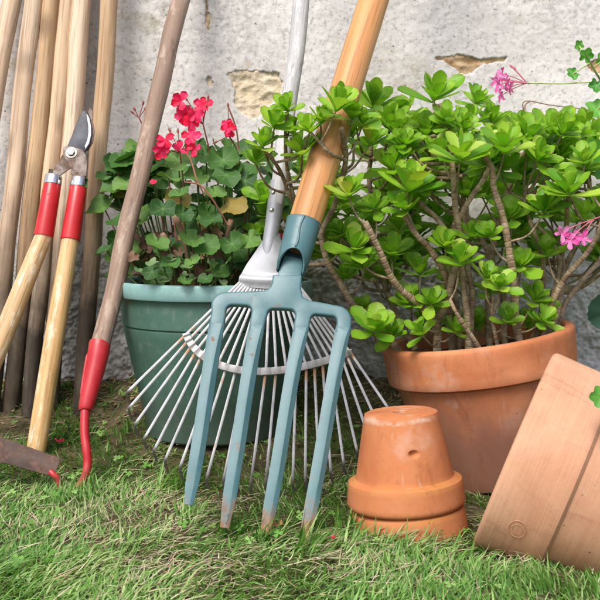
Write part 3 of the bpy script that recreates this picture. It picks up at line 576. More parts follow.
dd = (top - c1).normalized(); Lt = (c1 - base).length + L
for i in range(1, n + 1):
    f = i / n; prof.append((np.interp(f, [0, .12, .3, .6, 1], [16.3 * s, 17.0 * s, 16.4 * s, 16.2 * st * .94, 14.0 * st]), .006 + (Lt - .006) * f))
MB().lathe(prof, 30).build('wooden_shaft', M['fork_wood'], fork, True, 50, frame_z(base, c1 + d * L))

# ------------------------------------------------------------------ pots
def pot_profile(Rr, Rb, H, band, lip=.007, th=.012, step=.006, floor=.014, hole=.009, n=10):
    """outside from the drain hole up to the rim, then down inside; z = 0 is the base"""
    rb = Rr - step - .002; p = [(hole, floor), (hole, 0.001), (hole + .001, 0), (Rb - .004, 0), (Rb - .001, .0012), (Rb, .004)]
    zt = H - band
    p += [(Rb + (rb - Rb) * i / n, .004 + (zt - .006 - .004) * i / n) for i in range(1, n + 1)]
    p += [(rb + .001, zt - .003), (rb + step * .7, zt - .001), (Rr - .001, zt + .001), (Rr, zt + .004)]
    p += [(Rr + (.002) * i / 6, zt + .004 + (band - .010) * i / 6) for i in range(1, 7)]
    p += [(Rr + .0012, H - .003), (Rr - .001, H - .0008), (Rr - .004, H), (Rr - th + .003, H - .0006), (Rr - th, H - .004)]
    p += [(Rr - th - .001, zt), (rb - th, zt - .012), (Rb - th + .004, floor + .004), (Rb - th, floor), (hole, floor)]
    return p
def soil_disc(parent, r, z, mw, seed=0):
    def fn(u, v):
        a = 2 * math.pi * v; rr = r * u; x, y = rr * math.cos(a), rr * math.sin(a); return mw @ Vector((x, y, z + .006 * float(fbm(x + seed, y, 30, 3, 2)) - .004 * u))
    MB().grid(fn, 14, 40, True).build('potting_soil', M['soil'], parent)
# big upright terracotta pot
RB_ = .133; BC = Vector((pt(497, 400, -.31).x, -.31, -.006)); zr = .203
mw = Matrix.Translation(BC + Vector((0, 0, .002))) @ Matrix.Rotation(R(-8.5), 4, 'Y')
big = thing('terracotta_pot', tuple(BC), 'large upright terracotta pot holding the leafy green succulent', 'flower pot')
MB().lathe(pot_profile(RB_ - .002, .088, zr, .054, th=.013, step=.009), 96, None, .003).build('pot_body', M['clay_big'], big, True, 35, mw)
soil_disc(big, .116, zr - .028, mw)
# small nested pots, upside down
SC = Vector((pt(408, 500, -.53).x, -.535, -.0155)); tilt = Matrix.Rotation(R(-4.5), 4, 'Y') @ Matrix.Rotation(R(-1.5), 4, 'X')
flip = Matrix.Rotation(math.pi, 4, 'X')
prof = pot_profile(.0680, .0440, .112, .032, th=.008, step=.0085, floor=.009, hole=.0090, n=64)
prof_top = [p for p in prof]
def chipped(V, mw):
    inv = mw.inverted(); c = inv @ pt(415.5, 456, -.59); out = []
    for v in V:
        v = Vector(v); rad = math.hypot(v.x, v.y)
        if rad > .039 and .004 < v.z < .07 and v.x * c.x + v.y * c.y > 0:
            da = (math.atan2(v.y, v.x) - math.atan2(c.y, c.x)) * rad; dz = v.z - c.z; q = (da / .0066) ** 2 + (dz / .0052) ** 2
            if q < 1: k = 1 - .0065 * (1 - q) ** 1.1 / rad; v = Vector((v.x * k, v.y * k, v.z))
        out.append(tuple(v))
    return out
for z, lab in ((.112, 'small terracotta pot underneath, only its rim showing below the upper pot'), (.112 + .0345, 'small upside down terracotta pot with a chip in its side, topmost of two nested')):
    mw = Matrix.Translation(SC) @ tilt @ Matrix.Rotation(.012 if z > .13 else -.02, 4, 'Y') @ Matrix.Translation((0.0012 if z < .13 else 0, 0, z)) @ flip
    lm = MB().lathe(prof, 220 if z > .13 else 120, None, .002)
    if z > .13: lm.V = chipped(lm.V, mw)
    p = lm.build('terracotta_pot', M['clay_small'], None, True, 35, mw); tag(p, lab, 'flower pot', 'small nested terracotta pots')
    p.data.materials[0] = M['clay_small']
    up = p; MWU = mw
for r in (.019, .029, .036):
    MB().lathe([(r - .0012, .0002), (r - .0004, -.0004), (r + .0004, -.0004), (r + .0012, .0002)], 60).build('base_ring', M['clay_small'], up, True, None, MWU)
# large pot lying on its side
lc, s = at(513, 449, -.575); axl = Vector((.90, -.30, -.355)).normalized(); Rl = 102 * s * 1.035; Hl = .235
rot = (-axl).to_track_quat('Z', 'Y').to_matrix().to_4x4()
mw = Matrix.Translation(lc + axl * Hl) @ rot
lying = thing('terracotta_pot', tuple(lc - Vector((0, 0, .1))), 'large pale terracotta pot lying on its side at the right', 'flower pot')
MB().lathe(pot_profile(Rl - .002, .074, Hl, .073, th=.014, step=.006), 110, None, .002).build('pot_body', M['clay_lying'], lying, True, 35, mw)
_im = mw.inverted(); _d = Vector(ray(517, 530)); _c = Vector(CAM); _t = next(t for t in np.arange(.7, 1.3, .0005) if (lambda q: math.hypot(q.x, q.y) < Rl + .001 and 0 < q.z < Hl)(_im @ (_c + _d * t))); c = _im @ (_c + _d * _t); a = math.atan2(c.y, c.x); zc = c.z
def stamp(u, v, r0, k):
    q = 2 * math.pi * u; w_ = 2 * math.pi * v; X = (r0 + k * math.cos(w_)) * math.cos(q); Zz = (r0 + k * math.cos(w_)) * math.sin(q) * .8; an = a + X / Rl; rr = Rl - .0002 + k * .7 * math.sin(w_) ; return Vector((rr * math.cos(an), rr * math.sin(an), zc + Zz))
mb = MB()
for r0, k0 in ((.0112, .00042), (.0065, .00025)): mb.grid(lambda u, v: stamp(u, v, r0, k0), 36, 8, True)
mb.build('maker_stamp', M['clay_lying'], lying, True, None, mw)
# green plastic planter
GC = Vector((pt(214, 300, -.19).x, -.195, 0)); gz = float(ground_z(GC.x, GC.y)) - .010; GC.z = gz; zrim = pt(214, 286, -.345).z; Hg = zrim - gz; Rg = .146
pl_ = thing('plastic_planter', tuple(GC), 'round dark green plastic planter filled with red flowering geranium', 'planter')
prof = [(.0005, 0), (.100, 0), (.103, .003), (.106, .03)] + [(.106 + .029 * i / 14, .03 + (Hg - .072 - .03) * i / 14) for i in range(1, 15)] + [(.1352, Hg - .068), (.1335, Hg - .066), (.1370, Hg - .064), (.1385, Hg - .030), (.1385, Hg - .015), (.126, Hg - .05), (.095, .02), (.001, .02)]
MB().lathe(prof, 96, None, .0025).build('planter_body', M['plastic'], pl_, True, 30, Matrix.Translation(GC))
MB().lathe([(.1375, Hg - .018), (.1388, Hg - .0215), (Rg + .001, Hg - .0225), (Rg + .0025, Hg - .020), (Rg + .003, Hg - .012), (Rg + .003, Hg - .004), (Rg + .0015, Hg - .001), (Rg - .001, Hg), (Rg - .004, Hg - .0012), (Rg - .006, Hg - .006), (.1375, Hg - .010)], 96, None, .0025).build('planter_rim', M['plastic_rim'], pl_, True, 30, Matrix.Translation(GC))
soil_disc(pl_, .134, Hg - .030, Matrix.Translation(GC), 3)

# ------------------------------------------------------------------ leaves and flowers: meshes
def jade_leaf(seed):
    r = random.Random(seed); nu, nv = 11, 6; V = []; E = []; Ve = []; wr = r.uniform(.29, .36); cup = r.uniform(.06, .26); curl = r.uniform(-.10, .22); tw = r.uniform(-.2, .2)
    for i in range(nu + 1):
        s_ = i / nu; s_ = 1 - (1 - s_) ** 1.35; w_ = wr * ((s_ ** .95) * (1 - s_ ** 3.6) ** .6 * 1.34 + .10 * (1 - s_)) if s_ < .999 else .05
        if i >= 4 and i < nu: w_ *= 1 + .05 * (-1) ** i
        for j in range(nv + 1):
            v = 2 * j / nv - 1; x = v * w_ ; z = cup * w_ * v * v * 1.1 + curl * (s_ - .35) ** 2 * .8 + tw * x * s_ * .5 - .02 * (1 - v * v)
            V.append((x, s_, z)); E.append(max(abs(v) ** 3, (s_ ** 9) * .98)); Ve.append(.6 if j == nv // 2 else 0)
    F = [(i * (nv + 1) + j, i * (nv + 1) + j + 1, (i + 1) * (nv + 1) + j + 1, (i + 1) * (nv + 1) + j) for i in range(nu) for j in range(nv)]
    return mesh('leaf', V, F, M['jade'], True, {'edge': E, 'vein': Ve})
def round_leaf(seed, mat, lobes=7, depth=.10, notch=.55, name='leaf'):
    """scalloped round leaf, its stalk at the origin, spread in XY (tip along +Y), radius 1"""
    r = random.Random(seed); ns, nr_ = (38 if depth < .1 else 30), 4; V = [(0, 0, .0)]; E = [0]; Ve = [1]; cup = r.uniform(.12, .38); wav = r.uniform(.07, .2); ph = r.random() * 6
    for k in range(1, nr_ + 1):
        f = k / nr_
        for j in range(ns):
            a = 2 * math.pi * j / ns; al = a - math.pi / 2     # al measured from the tip, split at al = +-pi
            al = (al + math.pi) % (2 * math.pi) - math.pi; back = abs(al) / math.pi
            rad = (1 - depth * (1 - abs(math.cos(lobes * al / 2))) * f - (.05 if depth < .1 else .03) * (j % 2) * f) * (1 - .22 * back) * (1 - notch * max(0, (back - .88) / .12) * (f > .3)) * r.uniform(.975, 1.02)
            x, y = f * rad * math.cos(a), f * rad * math.sin(a); vein = abs(math.cos(lobes * al / 2)) ** 6
            V.append((x, y, cup * f * f - .05 * f - .03 * vein * f + wav * f * f * math.sin(3 * a + ph))); E.append(f ** 3); Ve.append(vein * (1 - .6 * f))
    F = [(0, 1 + j, 1 + (j + 1) % ns) for j in range(ns)] + [(1 + (k - 1) * ns + j, 1 + k * ns + j, 1 + k * ns + (j + 1) % ns, 1 + (k - 1) * ns + (j + 1) % ns) for k in range(1, nr_) for j in range(ns)]
    return mesh(name, V, F, mat, True, {'edge': E, 'vein': Ve})
def petal_mesh(seed, mat, slim=.42):
    r = random.Random(seed); nu, nv = 6, 4; V = []
    for i in range(nu + 1):
        s_ = i / nu; w_ = slim * (s_ ** .7) * (1 - s_ ** 4) ** .5 * 1.15 + .05 * (1 - s_)
        for j in range(nv + 1):
            v = 2 * j / nv - 1; V.append((v * w_, s_, .10 * math.sin(s_ * 4 + v * 2 + seed) * s_ - .25 * s_ * s_ + .12 * v * v * s_))
    F = [(i * (nv + 1) + j, i * (nv + 1) + j + 1, (i + 1) * (nv + 1) + j + 1, (i + 1) * (nv + 1) + j) for i in range(nu) for j in range(nv)]
    return mesh('petal', V, F, mat, True, {'edge': [0] * len(V), 'vein': [0] * len(V)})
JL = [jade_leaf(i) for i in range(10)]
GL = [round_leaf(50 + i, M['ger'], 7, .09) for i in range(9)]
PR = [petal_mesh(i, M['petal_red'], .46) for i in range(4)]; PP = [petal_mesh(10 + i, M['petal_pink'], .30) for i in range(4)]
def basis(pos, yv, zv, scale):
    y = Vector(yv).normalized(); z = Vector(zv); z = (z - y * z.dot(y)).normalized(); x = y.cross(z)
    m = Matrix((x * scale, y * scale, z * scale)).transposed().to_4x4(); m.translation = pos; return m

# ------------------------------------------------------------------ the succulent
suc = thing('succulent_plant', (BC.x, BC.y, .17), 'bushy bright green succulent with fleshy rosettes on bare brown stems', 'plant')
ROS = [  # photo x, y, radius, Y
    (286, 106, 17, -.40), (263, 141, 19, -.40), (308, 126, 19, -.42), (338, 103, 26, -.43), (374, 101, 27, -.24), (372, 138, 24, -.36), (348, 190, 23, -.42), (373, 205, 19, -.38),
    (264, 196, 20, -.29), (392, 164, 27, -.37), (412, 140, 26, -.30), (410, 182, 30, -.42), (355, 245, 25, -.40), (420, 268, 22, -.36), (446, 242, 19, -.40), (436, 92, 30, -.34),
    (461, 152, 30, -.43), (492, 116, 22, -.26), (505, 143, 29, -.40), (528, 134, 26, -.34), (552, 128, 28, -.32), (578, 130, 27, -.30), (569, 186, 29, -.43), (543, 205, 26, -.40),
    (489, 233, 15, -.40), (510, 213, 20, -.36), (521, 175, 26, -.30), (432, 182, 24, -.30), (598, 142, 24, -.28), (470, 118, 22, -.28), (460, 258, 24, -.42), (487, 274, 17, -.40), (500, 284, 18, -.42),
    (535, 296, 19, -.36), (375, 326, 25, -.40), (476, 322, 18, -.30), (528, 322, 18, -.33), (457, 328, 15, -.37), (600, 205, 26, -.30), (618, 170, 26, -.28), (622, 130, 26, -.26), (356, 118, 22, -.28), (404, 112, 22, -.24),
    (330, 150, 20, -.27), (390, 120, 22, -.30), (345, 275, 17, -.30), (398, 225, 20, -.30), (378, 272, 18, -.28), (480, 190, 22, -.30), (330, 205, 18, -.26), (552, 160, 24, -.32), (484, 160, 22, -.34), (586, 165, 22, -.36), (427, 128, 22, -.33), (448, 120, 22, -.37), (540, 155, 22, -.38), (478, 98, 18, -.24),
    (275, 122, 20, -.41), (300, 148, 20, -.40), (292, 128, 18, -.37), (256, 158, 17, -.38), (322, 116, 18, -.41), (352, 112, 20, -.40), (268, 212, 18, -.28), (258, 232, 16, -.27), (330, 190, 18, -.30), (362, 262, 22, -.38), (392, 250, 22, -.36), (340, 232, 18, -.33), (408, 300, 20, -.36), (432, 300, 18, -.38), (392, 332, 20, -.37), (420, 330, 18, -.40), (508, 318, 18, -.39), (545, 318, 18, -.38), (520, 262, 20, -.37), (548, 250, 20, -.36), (580, 215, 22, -.36), (472, 232, 18, -.38), (404, 205, 22, -.41),
    (436, 212, 20, -.26), (322, 172, 19, -.24), (308, 224, 20, -.22), (328, 250, 19, -.22)]
rr = random.Random(5)
for _ in range(100):
    x = rr.uniform(300, 620); y = rr.uniform(122, 262) if x > 345 else rr.uniform(150, 255); ROS.append((x, y, rr.uniform(18, 25), rr.uniform(-.26, -.10)))
for _ in range(16):
    x = rr.uniform(335, 615); ROS.append((x, rr.uniform(118, 200), rr.uniform(17, 23), rr.uniform(-.40, -.27)))
for _ in range(10): ROS.append((rr.uniform(345, 570), rr.uniform(262, 320), rr.uniform(14, 19), rr.uniform(-.32, -.22)))
LEAVES = []; TOPS = []
for (x, y, r, Y) in ROS:
    r *= 1.0; c, s = at(x, y, Y); axis = Vector((rr.uniform(-.4, .4) + .5 * (c.x - BC.x), rr.uniform(-.85, -.25) + .6 * (Y + .31), 1)).normalized()
    base = c - axis * (r * s * .42); TOPS.append((base, axis, r * s)); n = rr.choice((12, 13, 14, 15)); a0 = rr.random() * 6.28; side = axis.orthogonal().normalized()
    for k in range(n):
        f = k / (n - 1); a = a0 + k * (math.pi / 2 if k % 2 else math.pi / 2 + .0) + (k // 4) * .79 + rr.uniform(-.25, .25) + (math.pi if k % 2 else 0)
        out_ = Quaternion(axis, a) @ side; el = R(14 + 58 * f + rr.uniform(-16, 16)); yv = out_ * math.cos(el) + axis * math.sin(el)
        zv = axis * math.cos(el) - out_ * math.sin(el); L = r * s * (1.28 - .46 * f) * rr.uniform(.78, 1.2)
        LEAVES.append((basis(base + axis * (r * s * .30 * f), yv, zv, L), rr.randrange(10), -Y, L))
# nearest 300 in view as single leaves, the rest as one mass
LEAVES.sort(key=lambda l: -(l[2] * 10 + l[3] * 25 + (0 if 240 < 300 + l[0].translation.x / (l[0].translation.y + 1.7) * 1000 < 604 else -99)))
for mw, k, _, _ in LEAVES[:298]: link('leaf', JL[k], suc, mw)
def joined(name, items, meshes, mat, parent):
    cache = {}
    for k, me in enumerate(meshes):
        v = np.empty(len(me.vertices) * 3); me.vertices.foreach_get('co', v); e = np.empty(len(me.vertices), np.float32); me.attributes['edge'].data.foreach_get('value', e); q = np.empty(len(me.vertices), np.float32); me.attributes['vein'].data.foreach_get('value', q)
        cache[k] = (v.reshape(-1, 3), [tuple(p.vertices) for p in me.polygons], e, q)
    V = []; F = []; E = []; Q = []; o = 0
    for mw, k in items:
        v, f, e, q = cache[k]; m4 = np.array(mw); V.append(v @ m4[:3, :3].T + m4[:3, 3]); F += [tuple(i + o for i in p) for p in f]; E.append(e); Q.append(q); o += len(v)
    me = mesh(name, np.vstack(V), F, mat, True, {'edge': np.concatenate(E), 'vein': np.concatenate(Q)}); return stuff(link(name, me, parent))
def jade_mass():
    m = M['jade'].copy(); m.name = 'succulent_leaf_mass'; t = m.node_tree      # colour varies by leaf position instead of by object
    oi = [n for n in t.nodes if n.type == 'OBJECT_INFO']; ns = t.nodes.new('ShaderNodeTexNoise'); ns.inputs['Scale'].default_value = 55; tc = [n for n in t.nodes if n.type == 'TEX_COORD'][0]
    t.links.new(tc.outputs['Object'], ns.inputs['Vector']); mr = t.nodes.new('ShaderNodeMapRange'); t.links.new(ns.outputs['Fac'], mr.inputs['Value']); mr.inputs['From Min'].default_value = .3; mr.inputs['From Max'].default_value = .7; mr.inputs['To Max'].default_value = .7
    for n in oi:
        for l in list(n.outputs['Random'].links): t.links.new(mr.outputs[0], l.to_socket)
    return m
joined('foliage', [(l[0], l[1]) for l in LEAVES[298:]], JL, jade_mass(), suc)
# stems: (points x, y, Y), radius in photo pixels
STEMS = [([(438, 352, -.34), (437, 325, -.35), (424, 308, -.36), (401, 290, -.38), (384, 262, -.40), (366, 222, -.42)], 5.2), ([(437, 325, -.35), (446, 302, -.36), (453, 276, -.37), (460, 240, -.37), (455, 200, -.38), (450, 150, -.37), (447, 126, -.36), (441, 104, -.35)], 4.6),
         ([(400, 352, -.32), (372, 322, -.32), (350, 300, -.33), (337, 278, -.33), (325, 255, -.33), (322, 236, -.33), (330, 214, -.34), (339, 192, -.35), (345, 160, -.38), (342, 128, -.42)], 4.4),
         ([(322, 240, -.32), (309, 218, -.31), (294, 203, -.32), (283, 178, -.345), (273, 160, -.385), (264, 150, -.395)], 3.0), ([(294, 203, -.32), (288, 172, -.34), (285, 140, -.37), (287, 116, -.40)], 2.6), ([(345, 160, -.385), (330, 153, -.415), (318, 140, -.42), (310, 132, -.42)], 2.3),
         ([(520, 345, -.36), (515, 310, -.37), (512, 265, -.38), (503, 220, -.38), (494, 185, -.38), (490, 165, -.38), (480, 148, -.39)], 5.0), ([(468, 352, -.36), (466, 300, -.36), (457, 250, -.36), (455, 225, -.37), (464, 210, -.38), (480, 184, -.38), (491, 166, -.38)], 4.2),
         ([(470, 350, -.33), (472, 300, -.33), (466, 250, -.33), (464, 200, -.33), (461, 175, -.36)], 3.8), ([(543, 340, -.36), (552, 306, -.37), (564, 279, -.38), (585, 256, -.39), (597, 235, -.40), (606, 212, -.39)], 4.0),
         ([(549, 338, -.32), (559, 305, -.32), (562, 275, -.32), (563, 250, -.33), (567, 215, -.38), (568, 198, -.41)], 3.8), ([(555, 336, -.30), (566, 303, -.30), (583, 280, -.29), (598, 262, -.28), (612, 230, -.28)], 3.4),
         ([(536, 342, -.30), (543, 290, -.31), (541, 250, -.34), (532, 228, -.36), (524, 200, -.33)], 3.2), ([(556, 332, -.33), (553, 300, -.34), (560, 262, -.33), (550, 240, -.30), (538, 226, -.29)], 3.4),
         ([(452, 352, -.31), (449, 312, -.33), (446, 276, -.36), (430, 250, -.38), (415, 232, -.39), (402, 214, -.40)], 4.4), ([(460, 352, -.30), (455, 290, -.33), (450, 240, -.37), (434, 216, -.38), (420, 203, -.40)], 3.8),
         ([(490, 350, -.30), (488, 300, -.29), (492, 250, -.28), (505, 200, -.27), (520, 160, -.27), (540, 140, -.28)], 4.2), ([(505, 350, -.28), (500, 280, -.25), (470, 220, -.22), (440, 170, -.2), (420, 140, -.2)], 4.2),
         ([(415, 350, -.28), (390, 300, -.25), (375, 240, -.22), (370, 180, -.2), (372, 125, -.22)], 4.0), ([(530, 345, -.25), (560, 280, -.2), (585, 220, -.2), (590, 160, -.24)], 4.0), ([(480, 350, -.38), (462, 322, -.40), (450, 300, -.40)], 3.2), ([(498, 346, -.37), (492, 318, -.38), (494, 296, -.40)], 2.6)]
NODES = []
def stem(P, rad, name='stem'):
    n = max(12, int(sum((Vector(P[i + 1]) - Vector(P[i])).length for i in range(len(P) - 1)) / .0042)); Q = spline(P, n)
    k = rr.random() * 6; R_ = [rad * (1.15 - .42 * i / n) * (1 + .03 * (i % 2) + .06 * math.sin(i * .8 + k)) for i in range(n + 1)]
    Q = [Vector(q) + Vector((math.sin(i * .35 + k), math.cos(i * .27 + k), 0)) * rad * .22 for i, q in enumerate(Q)]
    MB().tube(Q, R_, 9).build(name, M['stem'], suc); return Q
for P, r in STEMS:
    W = [pt(x, y, Y) for x, y, Y in P]; s = at(P[0][0], P[0][1], P[0][2])[1]; NODES += stem(W, r * s * .74)[4:]
for (base, axis, r) in TOPS:
    best = min(NODES, key=lambda q: (q - base).length + max(0, q.z - base.z + .035) * 4)
    dist = (best - base).length
    if dist < .012: continue
    mid = best.lerp(base, .55) - axis * (.18 * dist); stem([best, mid, base + axis * (.1 * r)], max(.0014, min(.0024, dist * .025)), 'twig')

# ------------------------------------------------------------------ the geranium
ger = thing('geranium_plant', (GC.x, GC.y, zrim - .03), 'dark leaved geranium with crimson pink flower clusters in the green planter', 'plant')
gl = [  # photo x, y, radius, Y, facing (x, up)
    (104, 208, 19, -.27, -.6), (121, 166, 15, -.20, -.4), (106, 250, 12, -.29, -.5), (163, 209, 14, -.33, 0), (183, 214, 11, -.33, .3), (157, 243, 13, -.34, -.2), (192, 241, 14, -.32, .2), (226, 175, 15, -.29, .2), (215, 193, 12, -.28, .4), (197, 178, 14, -.24, 0),
    (233, 206, 16, -.29, .3), (212, 220, 12, -.30, -.2), (247, 172, 14, -.24, .3), (178, 160, 14, -.24, 0), (145, 160, 16, -.20, -.3), (143, 188, 15, -.27, -.3), (160, 180, 13, -.26, 0), (205, 246, 15, -.31, .3), (250, 240, 12, -.30, .4), (232, 244, 14, -.30, .1), (220, 268, 13, -.30, .2),
    (171, 264, 11, -.34, -.1), (152, 272, 10, -.33, -.2), (193, 262, 9, -.33, 0), (136, 255, 13, -.30, -.5), (140, 222, 14, -.30, -.4), (206, 154, 13, -.20, 0), (230, 150, 13, -.18, .2), (246, 196, 14, -.22, .3), (262, 215, 14, -.22, .3), (180, 195, 12, -.28, 0), (185, 282, 8, -.345, 0), (206, 279, 9, -.345, 0), (124, 184, 12, -.22, -.4)]
r2 = random.Random(11)
for _ in range(155):
    x = r2.uniform(112, 292); y = r2.uniform(146, 282); gl.append((x, y, r2.uniform(12, 18), r2.uniform(-.27, -.06), r2.uniform(-.5, .5)))
crown0 = Vector((GC.x, GC.y, zrim - .025)); stalks = MB()
for i, (x, y, r, Y, fxx) in enumerate(gl):
    c, s = at(x, y, Y); xh = 181 - (y / 343) * 79; yh = HA + HB * c.z + .045
    if x - r < xh + 12 and Y < yh: Y = min(yh + r2.uniform(0, .06), -.075); c, s = at(x, y, Y)
    if x + r > 236 and Y < RA + RB * c.z + .03: Y = RA + RB * c.z + .03; c, s = at(x, y, Y)
    z = Vector((fxx * .8 + r2.uniform(-.45, .45), -.6 + r2.uniform(-.6, .45), .75 + r2.uniform(-.4, .5))).normalized(); yv = Vector((fxx + r2.uniform(-.6, .6), -.5, -.5 + r2.uniform(-.3, .4)))
    link('leaf', GL[r2.randrange(9)], ger, basis(c, yv, z, r * s * 1.12))
    if i > 45 and i % 3: continue
    root = crown0 + Vector((.72 * (c.x - GC.x), .6 * (c.y - GC.y), 0)) * (.75 if abs(c.x - GC.x) > .1 else 1); root.z = zrim - .03
    root.x = min(max(root.x, GC.x - .10), GC.x + .10); root.y = min(max(root.y, GC.y - .09), GC.y + .10)
    mid = root.lerp(c, .6) + Vector((0, .012, -.01)); pts = spline([root, mid, c - z * .0005], 8)
    MB().tube(pts, [.0014, .0014, .0013, .0013, .0012, .0012, .0011, .0011, .0010], 6).build('leaf_stalk', M['stalk'] if i % 6 else M['stalk_red'], ger)
GD = [round_leaf(70 + i, M['dead_leaf'], 5, .3, .5) for i in range(4)]; GS = [round_leaf(80 + i, M['sprout'], 3, .36, .5) for i in range(3)]
for k in range(34):
    x, y = r2.uniform(130, 285), r2.uniform(225, 283); c, s = at(x, y, r2.uniform(-.31, -.20)); d = Vector((r2.uniform(-1, 1), r2.uniform(-1, 0), r2.uniform(-.8, .4)))
    link('dead_leaf', GD[k % 4], ger, basis(c, d, (r2.uniform(-1, 1), -.8, r2.uniform(-.2, .8)), r2.uniform(7, 12) * s), 'withered brown leaf')
for k in range(26):
    x, y = r2.uniform(138, 232), r2.uniform(258, 284); c, s = at(x, y, r2.uniform(-.345, -.30)); link('sprout_leaf', GS[k % 3], ger, basis(c, (r2.uniform(-1, 1), -.4, r2.uniform(-.3, .5)), (r2.uniform(-.4, .4), -.6, 1), r2.uniform(6, 9.5) * s))
for k in range(9):
    a = r2.random() * 6.28; p = crown0 + Vector((.06 * math.cos(a), .05 * math.sin(a), -.01)); q = p + Vector((.07 * math.cos(a), .05 * math.sin(a), .10 + .04 * r2.random()))
    MB().tube(spline([p, p.lerp(q, .5) + Vector((0, 0, .02)), q], 8), .0042, 8).build('stem', M['twig'], ger)
def flower(name, parent, hub, hub_dir, florets, meshes, mat_stalk, plen, stalk_pts=None, buds=0, rnd=None, bud_pts=()):
    """an umbel: hub, one pedicel per floret (pos, facing), petals are sub-parts"""
    rnd = rnd or random.Random(1); mb = MB()
    if stalk_pts: mb.tube(spline(stalk_pts, 14), .0012, 7)
    for p, d in florets: mb.tube(spline([hub, hub.lerp(p, .6) + Vector((0, 0, .002)), p], 5), .0007, 5)
    for p in bud_pts:
        mb.tube(spline([hub, hub.lerp(p, .6), p], 5), .0007, 5); d = (p - hub).normalized(); mb.tube([p - d * .003, p, p + d * .003, p + d * .0055], [.0006, .0019, .0017, .0003], 6)
    f = mb.build(name, mat_stalk, parent)
    for p, d in florets:
        d = Vector(d).normalized(); sd = d.orthogonal().normalized(); a0 = rnd.random() * 6
        for k in range(5):
            if plen > .013 and rnd.random() < .18: continue
            o = Quaternion(d, a0 + k * 1.2566 + rnd.uniform(-.2, .2)) @ sd; yv = o * .85 + d * rnd.uniform(-.1, .75); link('petal', meshes[rnd.randrange(len(meshes))], f, basis(p, yv, d - o * .4, plen * rnd.uniform(.85, 1.15)))
    return f
rf = random.Random(3)
def P3(x, y, Y): return pt(x, y, Y)
F1 = [(181, 101), (184, 114), (195, 114), (191, 122), (203, 105)]
flower('flower', ger, P3(203, 124, -.24), None, [(P3(x, y, -.25 + rf.uniform(-.012, .012)), (rf.uniform(-.6, .4), -1, rf.uniform(-.2, .6))) for x, y in F1], PR, M['stalk_red'], .0140, [P3(212, 165, -.22), P3(208, 145, -.235), P3(203, 124, -.24)], 0, rf, [P3(208, 98, -.25), P3(204, 114, -.25), P3(178, 106, -.25), P3(187, 100, -.24)])
F2 = [(165, 140), (161, 151), (180, 149), (191, 137), (195, 147)]
flower('flower', ger, P3(180, 153, -.25), None, [(P3(x, y, -.26 + rf.uniform(-.012, .012)), (rf.uniform(-.6, .4), -1, rf.uniform(-.2, .6))) for x, y in F2], PR, M['stalk_red'], .0140, [P3(184, 190, -.23), P3(182, 170, -.24), P3(180, 153, -.25)], 0, rf, [P3(178, 132, -.25), P3(170, 131, -.25)])
flower('flower', ger, P3(229, 136, -.24), None, [(P3(228, 127, -.245), (-.3, -1, .3)), (P3(230, 130, -.245), (.3, -1, .3))], PR, M['stalk_red'], .012, [P3(240, 165, -.22), P3(236, 148, -.23), P3(229, 136, -.24)], 0, rf, [P3(228, 106, -.24), P3(216, 142, -.24)])
flower('flower', ger, P3(139, 118, -.10), None, [], PR, M['bud'], .01, [P3(160, 165, -.10), P3(150, 140, -.10), P3(139, 118, -.10)], 0, rf, [P3(135, 110, -.10), P3(133, 113, -.10), P3(143, 104, -.10), P3(145, 109, -.10)])
flower('flower', ger, P3(281, 238, -.30), None, [(P3(281, 236, -.31), (0, -1, .4))], PR, M['stalk'], .0062, [P3(282, 252, -.27), P3(281, 238, -.30)], 0, rf)
flower('flower', ger, P3(153, 183, -.31), None, [(P3(153, 182, -.31), (0, -1, .4))], PR, M['stalk'], .0052, [P3(158, 200, -.27), P3(153, 183, -.31)], 0, rf)
for pts in ([(228, 225, -.29), (213, 200, -.30), (200, 185, -.30), (184, 182, -.30)], [(205, 196, -.29), (197, 180, -.29), (191, 160, -.27), (186, 153, -.26)], [(239, 150, -.21), (236, 128, -.215), (228, 106, -.22)]):
    MB().tube(spline([P3(*p) for p in pts], 12), .0012, 6).build('spent_stalk', M['stalk_red'], ger)

# ------------------------------------------------------------------ trailing ivy geranium entering from the right
ivy = thing('ivy_geranium', (.60, -.22, 0), 'trailing ivy geranium with pink flowers reaching in from the right edge', 'plant')
IL = [round_leaf(90 + i, M['ivy'], 5, .34, .5) for i in range(4)]; DL = round_leaf(120, M['ivy_dark'], 7, .02, .1)
main = [Vector((.60, -.22, 0)), Vector((.60, -.20, .18)), Vector((.57, -.17, .38)), pt(640, 110, -.15), pt(612, 95, -.15), pt(598, 76, -.15), pt(590, 62, -.15), pt(584, 52, -.15)]
MB().tube(spline(main, 40), [.0032 - .0021 * i / 40 for i in range(41)], 8).build('stem', M['stalk'], ivy)
side = [Vector((.57, -.30, .30)), pt(625, 200, -.40), pt(612, 200, -.42), pt(603, 215, -.43)]
MB().tube(spline([Vector((.60, -.20, .18)), Vector((.59, -.27, .25))] + side, 24), .0016, 7).build('stem', M['stalk'], ivy)
for (x, y, r, Y, zx, yy, k) in ((579, 46, 6, -.15, -.5, .6, 0), (586, 56, 8, -.15, .3, .8, 1), (573, 74, 7.5, -.155, -.7, -.3, 2), (596, 86, 8.5, -.16, -.2, -.8, 3), (597, 110, 13, -.16, -.6, -.4, 0), (604, 60, 9, -.14, .4, .6, 2), (597, 150, 14, -.38, .2, .3, 1), (604, 172, 13, -.36, .2, -.3, 2)):
    c, s = at(x, y, Y); link('leaf', IL[k], ivy, basis(c, (zx, -.3, yy), (.3 * zx + .1, -1, .35), r * s * 1.15))
    near_ = min(spline(main, 40), key=lambda q: (Vector(q) - c).length); MB().tube([near_, c], .0009, 6).build('leaf_stalk', M['stalk_pale'], ivy)
hubA = pt(527, 83, -.17)
